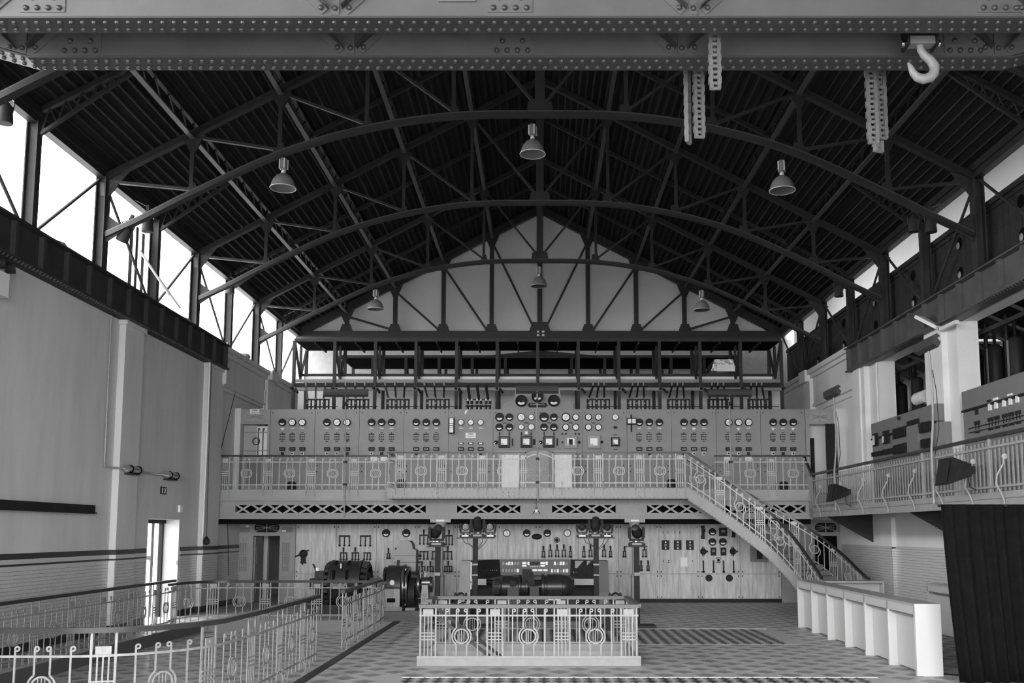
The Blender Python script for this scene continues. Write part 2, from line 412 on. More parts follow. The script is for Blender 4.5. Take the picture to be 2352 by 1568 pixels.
# ---- unseen near end wall, its opening added and sized to light the hall
struct('wall_near', MB().box(XL, -7.8, YN - .3, YN, 0, 10).box(7.8, XR, YN - .3, YN, 0, 10).box(-7.8, 7.8, YN - .3, YN, 0, .8).prism([(-7.8, 7.0), (7.8, 7.0), (9.6, 10), (0, 15.2), (-9.6, 10)], YN - .3, YN), M_wall)
# ---- back wall behind the lower switchboard and the end wall with its gable
struct('wall_back', MB().box(-7.9, XR + .3, 30.9, 31.05, 0, 3.3).box(XL - .3, -7.9, 30.9, 31.05, 2.6, 3.3).box(XL, -9.42, 29.95, 31, 3.3, 6.1).box(9.26, XR, 29.95, 31, 3.3, 6.1), M_wall)
struct('wall_end', MB().box(XL - .6, XR + .6, YE, YE + .4, 0, 9.9), M_brickw)
struct('wall_gable', MB().prism([(XL - .6, 9.9), (XR + .6, 9.9), (XR + .6, 10.3), (0, 15.75), (XL - .6, 10.3)], YE, YE + .4), M_gable)
# patch of bare bricks low in the gable
gb = bpy.data.objects['wall_gable']
for r in range(11):
    for c in range(9 - r // 2):
        x = -8.6 + c * .23 + (.115 if r % 2 else 0); z = 10.26 + r * .075
        if z < 10.2 + (x + 9.6) * .56: B('brick', x, x + .22, YE - .012, YE + .02, z, z + .066, M_gable, gb)
# ---- roof: long boards on both slopes
SL = .53; ZEV = 9.98; ZRD = ZEV + 9.6 * SL
ang = math.atan(SL); XO = 9.74; Lr = math.hypot(XO, XO * SL)
ceiling = thing('ceiling', 'dark timber boarded pitched roof of the hall', 'ceiling'); ceiling['kind'] = 'structure'
del ceiling['category']; del ceiling['label']
nb = 52; bw = Lr / nb
for sgn in (-1, 1):
    for i in range(nb):
        t = (i + .5) * bw; x = sgn * (XO - t * math.cos(ang)); z = ZEV + .34 - (XO - 9.6) * SL + t * math.sin(ang) + random.uniform(-.008, .008)
        o = link('plank', None, ceiling) if False else Bar('plank', (x, YN, z), (x, YE + .3, z), bw * .9, .03, M_plank if random.random() < .7 else M_plank2, ceiling, up=(-sgn * SL, 0, 1))
rf = MB().prism([(-XO - .1, ZEV + .4 - (XO - 9.5) * SL), (0, ZRD + .40), (XO + .1, ZEV + .4 - (XO - 9.5) * SL), (XO + .1, ZEV + .48 - (XO - 9.5) * SL), (0, ZRD + .48), (-XO - .1, ZEV + .48 - (XO - 9.5) * SL)], YN, YE + .5)
obj('roof_skin', rf, gm('roof_skin', .02, .9), ceiling)
# ================================================================ roof steel
TY = [8.9, 14.65, 20.4, 26.15, 31.95]          # main trusses
HY = [11.8, 17.5, 23.3, 29.05, 34.8]           # intermediate columns
NX = 1.92                                       # panel of the truss
def topz(x): return ZEV + (9.6 - abs(x)) * SL
LC = [(0, 11.42), (2.02, 11.37), (3.86, 11.08), (5.65, 10.54), (7.76, 9.55), (8.7, 9.05), (9.5, 8.66)]
def lowz(x):
    x = abs(x)
    for i in range(len(LC) - 1):
        x0, z0 = LC[i]; x1, z1 = LC[i + 1]
        if x <= x1:
            t = (x - x0) / (x1 - x0)
            m0 = (z1 - LC[i - 1][1]) / (x1 - LC[i - 1][0]) if i else 0.0
            m1 = (LC[i + 2][1] - z0) / (LC[i + 2][0] - x0) if i + 2 < len(LC) else (z1 - z0) / (x1 - x0)
            h = x1 - x0
            return (2 * t ** 3 - 3 * t * t + 1) * z0 + (t ** 3 - 2 * t * t + t) * h * m0 + (-2 * t ** 3 + 3 * t * t) * z1 + (t ** 3 - t * t) * h * m1
    return LC[-1][1]
def truss(label):
    t = thing('roof_truss', label, 'truss', (0, 0, 0), 'arched roof trusses')
    for s in (-1, 1):
        obj('top_chord', MB().bar((s * 9.55, 0, ZEV), (0, 0, topz(0)), .16, .14), M_roofst, t)
        pts = [(s * x, 0, lowz(x)) for x in [9.5 - i * .3167 for i in range(31)]]
        lc = obj('lower_chord', MB().sweep(pts, .17, .09), M_roofst, t)
        obj('chord_rib', MB().sweep([(p[0], -.07, p[2] + .055) for p in pts], .014, .05), M_ltst, lc)
        for k in range(1, 5):
            x = s * (9.6 - k * NX)
            obj('strut', MB().bar((x, 0, lowz(x)), (x, 0, topz(x)), .07, .09, (1, 0, 0)), M_roofst, t)
            obj('gusset', MB().prism([(x - .16, lowz(x - s * .16) + .02), (x + .16, lowz(x + .16) + .02), (x + .06, lowz(x) + .30), (x - .10 * s - .04, lowz(x) + .28)], -.02, .02), M_roofst, t)
        for k in range(0, 5):
            x0, x1 = s * (9.6 - k * NX), s * (9.6 - (k + 1) * NX)
            obj('diagonal', MB().bar((x0, 0, topz(x0) - .08), (x1, 0, lowz(x1) + .12), .06, .08, (0, 1, 0)), M_roofst, t)
            obj('node_plate', MB().prism([(x0 - .22, topz(x0) - s * .22 * -SL * 0 - .12 * 1), (x0 + .22, topz(x0) - .12), (x0 + .06, topz(x0) - .42), (x0 - .06, topz(x0) - .42)], -.025, .025), M_roofst, t)
    obj('king_post', MB().bar((0, 0, 11.4), (0, 0, topz(0)), .12, .22, (1, 0, 0)), M_roofst, t)
    obj('centre_gusset', MB().prism([(-.3, 11.43), (.3, 11.43), (.26, 11.72), (.12, 11.78), (-.12, 11.78), (-.26, 11.72)], -.03, .03), M_roofst, t)
    return t
tl = ['arched roof truss nearest the viewer, above the crane bridge', 'arched roof truss just behind the crane bridge', 'arched roof truss carrying the three largest pendant lamps',
      'arched roof truss between the two rows of pendant lamps', 'arched roof truss with the three small pendant lamps before the gable']
t0 = truss(tl[0]); t0.location.y = TY[0]
for y, l in zip(TY[1:], tl[1:]):
    c = copy_tree(t0); c.location.y = y; c['label'] = l
# gable frame: straight bottom beam with posts and diagonals, standing against the end wall
gy = 37.45
g = thing('gable_frame', 'dark steel frame with posts and diagonals against the pale gable wall', 'frame', (0, gy, 9.9))
obj('bottom_beam', MB().box(-9.6, 9.6, gy - .1, gy + .1, 9.88, 10.16).box(-9.6, 9.6, gy - .16, gy - .1, 9.88, 9.94), M_roofst, g)
for s in (-1, 1):
    obj('rafter', MB().bar((s * 9.6, gy, ZEV + .1), (0, gy, topz(0) + .1), .2, .3), M_roofst, g)
    for k in range(1, 5):
        x = s * k * NX
        obj('post', MB().bar((x, gy, 10.1), (x, gy, topz(x)), .17, .12, (0, 1, 0)), M_roofst, g)
        obj('foot_plate', MB().prism([(x - .26, 10.14), (x + .26, 10.14), (x + .16, 10.42), (x - .16, 10.42)], gy - .14, gy - .1), M_roofst, g)
        obj('head_plate', MB().prism([(x - .3, topz(x) + s * 0), (x + .3, topz(x)), (x + .09, topz(x) - .5), (x - .09, topz(x) - .5)], gy - .14, gy - .1), M_roofst, g)
        xi = s * (k - 1) * NX
        obj('diagonal', MB().bar((x, gy - .08, topz(x) - .25), (xi + s * .22, gy - .08, 10.24), .08, .06, (0, 1, 0)), M_roofst, g)
obj('centre_post', MB().bar((0, gy - .05, 10.1), (0, gy - .05, topz(0)), .2, .2, (0, 1, 0)), M_roofst, g)
obj('foot_plate', MB().prism([(-.42, 10.14), (.42, 10.14), (.3, 10.5), (-.3, 10.5)], gy - .16, gy - .1), M_roofst, g)
for dx in (-.1, .1):
    for dz in (0, .14): B('bright_plate', dx - .05 + .03, dx + .05 + .03, gy - .2, gy - .16, 9.93 + dz, 10.0 + dz, M_lab, g)
# lattice purlins
def purlin(L):
    t = thing('lattice_purlin', 'lattice purlin', 'purlin', (0, 0, 0), 'lattice purlins under the roof')
    obj('top_flange', MB().box(-.05, .05, 0, L, .30, .35), M_roofst, t)
    obj('bottom_flange', MB().box(-.06, .06, .02, L - .02, -.06, -.03).box(-.012, .012, .02, L - .02, -.03, .04), M_ltst, t)
    w = MB(); n = 16
    for i in range(n):
        a, b = L * i / n, L * (i + 1) / n
        w.bar((0, a, -.02 if i % 2 else .31), (0, b, .31 if i % 2 else -.02), .012, .03, (1, 0, 0))
    obj('lattice_bars', w, M_roofst, t)['kind'] = 'stuff'
    return t
bays = [(2.9, 8.9)] + [(TY[i], TY[i + 1]) for i in range(4)] + [(31.95, 37.45)]
rowname = {-4: 'lowest on the left slope', -3: 'second row up on the left slope', -2: 'third row up on the left slope', -1: 'highest row on the left slope', 0: 'along the ridge',
           1: 'highest row on the right slope', 2: 'third row up on the right slope', 3: 'second row up on the right slope', 4: 'lowest on the right slope'}
bayname = ['in the bay over the viewer', 'in the bay over the crane bridge', 'in the first bay beyond the crane', 'in the second bay beyond the crane', 'in the third bay beyond the crane', 'in the bay before the gable']
p0_ = None
for bi, (a, b) in enumerate(bays):
    for k in range(-4, 5):
        x = k * NX
        if p0_ is None: p0_ = purlin(5.75); c = p0_
        else: c = copy_tree(p0_)
        c.location = (x, a, topz(x) - .08); c.scale = (1, (b - a) / 5.75, 1)
        c['label'] = 'lattice purlin, ' + rowname[k] + ', ' + bayname[bi]
# intermediate rafters on the half bays
for i, y in enumerate(HY):
    for s in (-1, 1):
        t = thing('rafter', 'thin dark rafter on the %s roof slope, %s' % ('left' if s < 0 else 'right', ['over the viewer', 'just beyond the crane bridge', 'between first and second pendant trusses', 'between the last two trusses', 'nearest the gable'][i]), 'rafter', (s * 9.55, y, ZEV), 'intermediate rafters')
        obj('rafter_bar', MB().bar((s * 9.55, y, ZEV + .2), (0, y, topz(0) + .2), .10, .10), M_roofst, t)
        a = Vector((s * 9.5, y, ZEV - .25)); b = Vector((s * 7.68, y, topz(7.68) + .05))
        obj('lower_bar', MB().bar(a, b, .07, .06), M_roofst, t)
        zz = MB(); c0 = Vector((s * 9.5, y, ZEV + .18)); c1 = Vector((s * 7.68, y, topz(7.68) + .18))
        for q in range(6):
            p = a.lerp(b, q / 6); r = c0.lerp(c1, (q + .5) / 6); p2 = a.lerp(b, (q + 1) / 6); zz.bar(p, r, .02, .03).bar(r, p2, .02, .03)
        obj('lattice_bars', zz, M_roofst, t)['kind'] = 'stuff'
# ---- clerestory columns, eaves beams, braces
def column(x, y, main, label, grp):
    s = 1 if x > 0 else -1
    t = thing('clerestory_column', label, 'column', (x, y, ZG1), grp)
    w = .13 if main else .09
    obj('web', MB().box(x - .10, x + .10, y - .012, y + .012, ZG1, ZEV), M_dsteel, t)
    for d in (-1, 1): B('flange', x + d * .1 - .012, x + d * .1 + .012, y - w, y + w, ZG1, ZEV, M_dsteel, t)
    B('base_plate', x - .16, x + .16, y - .16, y + .16, ZG1 - .01, ZG1 + .02, M_dsteel, t)
    if main:
        obj('knee_plate', MB().prism([(x - s * .1, 8.5), (x - s * .55, 8.82), (x - s * .1, 9.15)], y - .02, y + .02), M_dsteel, t)
        obj('top_plate', MB().prism([(x - s * .1, 9.5), (x - s * .55, 10.1), (x - s * .1, 9.95)], y - .02, y + .02), M_dsteel, t)
        if s < 0: B('cover_strip', x + .112, x + .125, y + .02, y + .07, 9.0, 9.75, M_ltst, t)
    return t
side = {-1: 'left', 1: 'right'}
desc = {14.65: 'beside the crane bridge', 20.4: 'at the first pendant lamp truss', 26.15: 'at the middle truss', 31.95: 'at the far pendant lamp truss', 11.8: 'nearest the viewer',
        17.5: 'between crane and first pendant truss', 23.3: 'just beyond the first pendant truss', 29.05: 'just before the far pendant truss', 34.8: 'nearest the end wall'}
for s, x in ((-1, -9.62), (1, 9.62)):
    for y in TY[1:]: column(x, y, True, 'dark steel clerestory column on the %s wall, %s' % (side[s], desc[y]), 'main clerestory columns')
    for y in HY: column(x, y, False, 'slim dark clerestory post on the %s wall, %s' % (side[s], desc[y]), 'intermediate clerestory posts')
    eb = obj('eaves_beam', MB().box(x - .09, x + .09, YN, YE, ZEV - .04, ZEV + .1).box(x - .14, x + .14, YN, YE, ZEV + .1, ZEV + .26), M_roofst)
    tag(eb, 'long dark eaves beam along the top of the %s clerestory' % side[s], 'beam')
    ys = [8.9, 11.8, 14.65, 17.5, 20.4, 23.3, 26.15, 29.05, 31.95, 34.8, 37.5]
    for i in range(len(ys) - 1):
        a, b = ys[i], ys[i + 1]
        zz = (ZEV - .1, ZG1 + .06) if i % 2 == 0 else (ZG1 + .06, ZEV - .1)
        c = Cy('brace_rod', (x + s * .02, a + .14, zz[0]), (x + s * .02, b - .14, zz[1]), .034, M_dsteel, None, 8)
        tag(c, 'thin diagonal brace of the %s clerestory, bay %s' % (side[s], ['over the viewer', 'before the crane bridge', 'behind the crane bridge', 'before the first pendant truss', 'after the first pendant truss', 'before the middle truss', 'after the middle truss', 'before the far pendant truss', 'after the far pendant truss', 'next to the end wall'][i]), 'brace', 'clerestory braces')
# glazing of the left clerestory: one grey-tinted pane (dims the sky) per bay in a thin frame
ys = [8.9, 11.8, 14.65, 17.5, 20.4, 23.3, 26.15, 29.05, 31.95, 34.8, 37.6]
for i in range(len(ys) - 1):
    w = B('window_%d' % (i + 1), XL - .20, XL - .19, ys[i] + .02, ys[i + 1] - .02, ZG1, ZEV, glassm()); w['kind'] = 'structure'
# an opened sash with two loose tubes by the third column
t = thing('window_sash', 'narrow light window sash standing open beside the left clerestory column', 'window sash', (-9.75, 22.6, ZG1))
B('sash_stile', -9.85, -9.8, 22.25, 22.45, ZG1 + .02, 9.75, M_lab, t); B('sash_stile', -9.85, -9.8, 22.6, 22.75, ZG1 + .02, 9.6, M_sky, t); B('sash_stile', -9.85, -9.8, 22.95, 23.12, ZG1 + .02, 9.55, M_lab, t)
for k, (p, q) in enumerate((((-9.7, 22.6, 9.0), (-9.2, 23.3, 8.05)), ((-9.7, 23.4, 8.75), (-9.35, 24.4, 8.0)))):
    tag(Cy('fluorescent_tube', p, q, .03, M_lab), ['upper', 'lower'][k] + ' of two thin white tubes hanging aslant in the left clerestory', 'tube')
# ---- boarded partition of the right clerestory
pt = thing('boarded_partition', 'dark vertical board partition with round holes above the right runway beam', 'partition', (9.85, 20, ZG1 + .2))
y = 6.0; n = 0
while y < 37.6:
    B('board', 9.86 + random.uniform(-.006, .006), 9.9, y + .006, y + .254, ZG1 + .05, 9.3, M_plank2 if n % 3 else M_dsteel, pt); y += .26; n += 1
B('top_rail', 9.8, 9.92, 6, 37.6, 9.3, 9.42, M_dsteel, pt); B('seam_rail', 9.83, 9.86, 6, 37.6, 9.18, 9.22, M_roofst, pt)
hy = MB().lathe([(.0, 0), (.12, 0), (.14, .01), (.14, .02)], 16, 'X').mesh('round_hole', M_void, True)
lens = MB().lathe([(.0, -.02), (.06, -.015), (.085, 0)], 12, 'X').mesh('lens', M_sky, True)
for yc in (16.2, 19.0, 21.9, 24.7, 27.6, 30.5, 33.4):
    for z in (8.25, 8.95):
        h = link('round_hole', hy, pt, (9.84 - 9.85, yc - 20, z - ZG1 - .2), (0, 0, math.pi * 0))
        if random.random() < .7: link('reflector', lens, h, (-.005, .03, -.05))
# ---- runway beams
def runway(s, y0, y1, label, mat):
    xf = XL + .2 if s < 0 else XR - .2
    t = thing('runway_beam', label, 'beam', (xf, (y0 + y1) / 2, ZG0))
    xa, xb = xf, xf - s * -.05
    B('web', xf - s * 0, xf + s * .05, y0, y1, ZG0, ZG1, mat, t)
    B('bottom_flange', xf - s * .13, xf + s * .25, y0, y1, ZG0 - .02, ZG0 + .02, mat, t)
    B('top_flange', xf - s * .15, xf + s * .2, y0, y1, ZG1 - .03, ZG1, mat, t)
    B('crane_rail', xf - s * .03, xf + s * .05, y0, y1, ZG1, ZG1 + .09, M_iron, t)
    y = y1 - .15
    while y > y0:
        B('stiffener', xf - s * .10, xf, y - .05, y + .05, ZG0 + .02, ZG1 - .03, mat, t)
        y -= .96
    rv = MB().lathe([(.022, 0), (.02, -.010), (.011, -.017), (0, -.019)], 8, 'Z').mesh('rivet', M_rivet, True)
    y = y1 - .1; n = 0
    while y > y0 + 5 and n < 280:
        for d in (.03, .09):
            link('rivet', rv, t, (-s * d, y - (y0 + y1) / 2 + (.06 if d > .05 else 0), -.02)); n += 1
        y -= .125
    return t
runway(-1, YN, 28.25, 'dark riveted runway beam along the top of the left wall', M_dsteel)
runway(1, YN, 28.75, 'dark riveted runway beam over the openings of the right wall', gm('runway_paint', .085, .5, var=.25, scale=1.5))
for k, (y, z) in enumerate(((18.35, ZG1), (25.1, ZG1), (30.4, 7.78), (36.4, 7.78))):
    o = obj('round_cap', MB().lathe([(.22, 0), (.24, .05), (.2, .12), (.08, .17), (0, .18)], 14, 'Z', (-9.55, y, z)), M_mid)
    tag(o, ['low round cap on the left runway beam nearest the crane', 'low round cap on the left runway beam by the middle truss', 'low round cap on the left cornice', 'low round cap on the left cornice near the end wall'][k], 'cap')
# ================================================================ travelling crane bridge
cz = 8.3
cr = thing('crane_bridge', 'riveted twin girder travelling crane bridge spanning the hall', 'crane', (0, 11.4, cz))
rvm = MB().lathe([(.030, 0), (.028, -.014), (.016, -.026), (0, -.030)], 10, 'Z').mesh('rivet', M_rivet, True)
rvf = MB().lathe([(.036, 0), (.034, -.018), (.02, -.032), (0, -.036)], 10, 'Y').mesh('rivet', M_rivet, True)
def belly(ya, yb, zc0):
    """bottom line of a girder: level in the middle, rising towards both ends"""
    return [(-9.2, zc0 + .75), (-6.6, zc0 + .0), (6.1, zc0 + .0), (9.2, zc0 + .75)]
rst = MB()
for gi, (ya, yb) in enumerate(((10.78, 11.13), (11.73, 12.08))):
    ym = (ya + yb) / 2
    pl = belly(ya, yb, cz)
    obj('web_plate', MB().prism(pl + [(9.2, cz + 1.25), (-9.2, cz + 1.25)], ym - .008, ym + .008), M_crane, cr)
    obj('bottom_flange', MB().sweep([(x, ym, z - .012) for x, z in pl], yb - ya, .024), M_craneD, cr)
    obj('flange_angle', MB().sweep([(x, ym - .05, z + .05) for x, z in pl], .09, .012).sweep([(x, ym - .012, z + .06) for x, z in pl], .012, .12), M_crane, cr)
    obj('top_flange', MB().box(-9.2, 9.2, ya, yb, cz + 1.25, cz + 1.28), M_crane, cr)
    # rivets under the flange, staggered rows
    for row, yy in enumerate((ya + .09, yb - .09)):
        x = -8.9 + (.068 if row else 0)
        while x < 8.9:
            z = cz - .024
            if x < -6.6: z += (-6.6 - x) * .75 / 2.6
            elif x > 6.1: z += (x - 6.1) * .75 / 3.1
            if (gi == 1 and -7.2 < x < 6.8) or (gi == 0 and abs(x) < 1.9): link('rivet', rvm, cr, (x, yy - 11.4, z - cz))
            else: rst.lathe([(.03, z), (.024, z - .02), (0, z - .03)], 8, 'Z', (x, yy, 0))
            x += .137
    yw = ym - .008
    # splice plates with rivets
    for xc in (-6.0, -.36, 5.55):
        pz = cz + .10 if gi else cz + .14
        p = B('splice_plate', xc - .27, xc + .27, yw - .014, yw, pz, pz + (.36 if gi else .5), M_crane, cr)
        for dx, dz in [(-.2, .05), (-.067, .05), (.067, .05), (.2, .05), (-.13, .18), (.13, .18), (-.2, .31), (-.067, .31), (.067, .31), (.2, .31)]:
            link('rivet', rvf, cr, (xc + dx, yw - .014 - 11.4, pz + dz - cz))
    # bracing angles fixed to the web
    for xc in (-6.75, -2.47, 1.85, 5.98):
        zb = cz + .12
        for s in (-1, 1):
            a, b = Vector((xc + s * .12, yw - .012, zb + .02)), Vector((xc + s * .75, yw - .012, zb + .62))
            br = obj('brace_flat', MB().bar(a, b, .02, .10, (1, 0, -1 * s)), M_crane, cr)
            obj('brace_leg', MB().bar(a + Vector((-s * .035, -.06, .035)), b + Vector((-s * .035, -.06, .035)), .12, .014, (s * -1, 0, 1)), M_craneD, cr)
            for q in (.08, .45, .8): pp = a.lerp(b, q); link('rivet', rvf, cr, (pp.x, pp.y - .01 - 11.4, pp.z - cz))
        B('brace_upright', xc - .05, xc + .05, yw - .02, yw, zb - .02, zb + .8, M_crane, cr)
        for q in (.06, .36): link('rivet', rvf, cr, (xc, yw - .02 - 11.4, zb + q - cz))
o = obj('far_rivets', rst, M_rivet, cr); o['kind'] = 'stuff'
np_ = B('maker_plate', -1.22, -.78, 10.92, 10.94, 8.57, 8.80, M_mid, cr)
for k in range(8): B('embossed_mark', -1.14 + k * .033, -1.118 + k * .033, 10.915, 10.92, 8.64, 8.68, M_crane, np_)
for s in (-1, 1): B('end_carriage', s * 9.2 - .25, s * 9.2 + .15, 9.6, 13.2, cz + .05 - .3, cz + .5, M_craneD, cr)
B('crab_frame', 1.8, 5.3, 10.85, 12.75, cz + 1.2, cz + 1.32, M_craneD, cr)
# hook block
hk = thing('crane_hook', 'large forged crane hook with pale shank under the bridge', 'hook', (4.79, 11.43, 7.79))
B('block_cheek', 4.58, 4.61, 11.32, 11.54, 8.24, 8.75, M_blk2, hk); B('block_cheek', 4.94, 4.97, 11.32, 11.54, 8.24, 8.75, M_blk2, hk)
B('crosshead', 4.61, 4.94, 11.36, 11.5, 8.27, 8.37, M_mid, hk); B('sheave_guard', 4.63, 4.92, 11.35, 11.52, 8.37, 9.52, M_blk, hk)
for x in (4.555, 4.995): Cy('pivot_nut', (x - .02, 11.43, 8.3), (x + .02, 11.43, 8.3), .05, M_chrome, hk)
hp = [(4.77, 8.28), (4.78, 8.22), (4.82, 8.15), (4.90, 8.08), (4.945, 8.0), (4.935, 7.92), (4.885, 7.86), (4.80, 7.835), (4.72, 7.86), (4.67, 7.92), (4.64, 8.0), (4.615, 8.05)]
obj('hook', MB().tube([(x, 11.43, z) for x, z in hp], [.045, .045, .05, .056, .062, .064, .064, .062, .055, .045, .032, .014], 12), gm('hook_iron', .24, .4, var=.15, scale=9), hk, True)
# roller chains of the hoist
def chain_mesh():
    l = MB()
    for s in (-1, 1): l.prism([(s * .055 - .025, -.045), (s * .055 + .025, -.045), (s * .055 + .025, .045), (s * .055 - .025, .045)], -.03, .03)
    l.cyl((-.075, 0, -.034), (.075, 0, -.034), .024, n=8)
    return l.mesh('link', gm('chain_steel', .14, .5, var=.2, scale=8), True)
cm = chain_mesh()
def chain(x, y, z0, z1, label, rz=0):
    t = thing('hoist_chain', label, 'chain', (x, y, z1), 'roller chains of the crane hoist')
    z = z1 + .05; k = 0
    while z < z0: link('link', cm, t, (0, (.006 if k % 2 else -.006), z - z1), (0, 0, rz), (1, 1, 1) if k % 2 else (.86, 1, 1)); z += .073; k += 1
chain(2.19, 11.42, 9.5, 7.69, 'short roller chain in front of the far crane girder')
chain(2.16, 12.45, 9.5, 7.50, 'long front strand of the left roller chain loop below the girder', .15)
chain(2.02, 12.52, 9.5, 7.46, 'rear strand of the left roller chain loop, seen nearly edge on', 1.1)
chain(4.51, 12.45, 9.5, 7.42, 'long left strand of the right roller chain loop below the girder')
chain(4.69, 12.6, 9.5, 7.55, 'right strand of the right roller chain loop below the girder', .1)
chain(4.58, 12.47, 7.5, 7.31, 'loose bottom end of the right roller chain loop', .4)
# ================================================================ pendant lamps
def pendant(label):
    t = thing('pendant_lamp', label, 'lamp', (0, 0, 0), 'bell shaped pendant lamps')
    obj('shade', MB().lathe([(.275, 0), (.27, .02), (.255, .1), (.215, .2), (.15, .28), (.07, .33), (.06, .34), (.065, .325), (.14, .27), (.205, .19), (.245, .1), (.262, .015), (.275, 0)], 24), M_lamp, t, True)
    obj('reflector', MB().lathe([(.258, .02), (.235, .1), (.19, .19), (.12, .26), (0, .29)], 24), M_lampin, t, True)
    obj('rim', MB().lathe([(.270, .0), (.285, -.006), (.288, .008), (.272, .014)], 24), M_lab, t, True)
    obj('neck', MB().lathe([(.05, .33), (.05, .39), (.03, .4), (.03, .42)], 12), M_lab, t, True)
    obj('ballast', MB().lathe([(.06, .42), (.085, .44), (.085, .64), (.07, .68), (.03, .7)], 8), M_mid, t)
    for k in range(4):
        a = k * math.pi / 2 + .4; obj('cage_bar', MB().bar((.088 * math.cos(a), .088 * math.sin(a), .44), (.088 * math.cos(a), .088 * math.sin(a), .66), .02, .02), M_lab, t)
    obj('hanger', MB().cyl((0, 0, .7), (0, 0, .80), .012), M_chrome, t)
    return t
pl_ = None
for x, y, z, l in ((-5.65, 20.36, 9.72, 'large pendant lamp on the left of the first arch'), (-.16, 20.36, 10.5, 'large pendant lamp under the crown of the first arch'), (5.33, 20.36, 9.67, 'large pendant lamp on the right of the first arch'),
                   (-5.58, 31.9, 9.74, 'small pendant lamp on the left before the gable wall'), (-.03, 31.9, 10.54, 'small pendant lamp before the middle of the gable wall'), (5.5, 31.9, 9.71, 'small pendant lamp on the right before the gable wall')):
    c = pendant(l) if pl_ is None else copy_tree(pl_)
    pl_ = pl_ or c; c.location = (x, y, z); c['label'] = l
# spot cans on the columns
def can(label):
    t = thing('spotlight', label, 'spotlight', (0, 0, 0), 'dark can spotlights')
    obj('can', MB().lathe([(.13, -.3), (.135, -.27), (.12, -.1), (.12, 0), (.08, .05), (.06, .08)], 14), M_dsteel, t, True)
    obj('lens', MB().lathe([(0, -.28), (.12, -.285)], 14), M_sky, t)
    obj('bracket', MB().tube([(.13, 0, -.1), (.15, 0, .1), (0, 0, .22), (-.15, 0, .1), (-.13, 0, -.1)], .014, 6), M_iron, t)
    obj('clamp', MB().box(-.03, .03, -.03, .03, .2, .34), M_dsteel, t)
    return t
cn = None
for x, y, z, r, l in ((-9.35, 16.05, 9.6, (0, 0, 0), 'dark spotlight hanging at the top left edge by the clerestory'), (-9.1, 20.5, 8.85, (.25, .5, 0), 'tilted spotlight hanging below the arch end at the left column'),
                      (-9.2, 21.8, 9.5, (0, 0, 0), 'spotlight hanging high beside the left clerestory column'), (-9.45, 28.6, 9.75, (0, 0, 0), 'spotlight at the head of a far left clerestory post'),
                      (9.2, 22.9, 9.85, (0, 0, 0), 'spotlight hanging on the right clerestory near the first arch'), (9.25, 22.0, 9.55, (0, 0, 0), 'lower spotlight beside the right clerestory column'),
                      (9.25, 29.0, 9.75, (0, 0, 0), 'spotlight at the head of a far right clerestory post')):
    c = can(l) if cn is None else copy_tree(cn)
    cn = cn or c; c.location = (x, y, z); c.rotation_euler = r; c['label'] = l
    if (x, y) in ((-9.2, 21.8), (9.2, 22.9), (9.25, 22.0)): Cy('hanger_rod', (x, y, z + .3), (x + (.36 if x > 0 else -.36), y, ZEV + .02), .016, M_iron, c, 6)
# ================================================================ ornamental railings
def rail_parts(mat):
    """meshes of one railing module, x along the rail, z up, made for a 1 m high rail"""
    d = {}
    d['post'] = MB().box(-.014, .014, -.008, .008, 0, .955).mesh('post', mat)
    d['slim_bar'] = MB().box(-.009, .009, -.006, .006, .02, .83).mesh('slim_bar', mat)
    d['cross_bar'] = MB().box(-.135, .135, -.008, .008, -.009, .009).mesh('cross_bar', mat)
    p = MB().box(-.085, .085, -.007, .005, .835, .925); p.ring((0, 0, .88), .022, .012, -.014, -.007, 10); d['plaque'] = p.mesh('plaque', mat)
    p = MB().box(-.011, .011, -.006, .006, .02, .89); p.ring((.022, 0, .905), .034, .014, -.007, .007, 12); d['scroll_bar'] = p.mesh('scroll_bar', mat)
    for s, n in ((-1, 'bulged_bar_a'), (1, 'bulged_bar_b')):
        p = MB().box(-.011, .011, -.006, .006, .02, .345).box(-.011, .011, -.006, .006, .615, .89)
        p.ring((s * .022 * -1, 0, .905), .034, .014, -.007, .007, 12)
        c = (-s * .0885, 0, .48); a = math.acos(.0885 / .160) if s > 0 else 0
        if s > 0: p.ring(c, .170, .147, -.006, .006, 14, -a, a)
        else: b = math.acos(.0885 / .160); p.ring(c, .170, .147, -.006, .006, 14, math.pi - b, math.pi + b)
        d[n] = p.mesh('bulged_bar', mat)
    p = MB().ring((0, 0, .48), .128, .106, -.008, .008, 20)
    for x in (-.04, 0, .04): p.box(x - .005, x + .005, -.004, .004, .48 - .1, .48 + .1)
    d['ring'] = p.mesh('ring', mat)
    d['hook'] = MB().tube([(0, 0, .05), (0, -.02, .18), (0, -.09, .12), (0, -.10, .02), (0, -.04, -.08), (0, -.02, -.16), (0, -.05, -.19)], .012, 6).mesh('hook', mat)
    return d
RP = {}
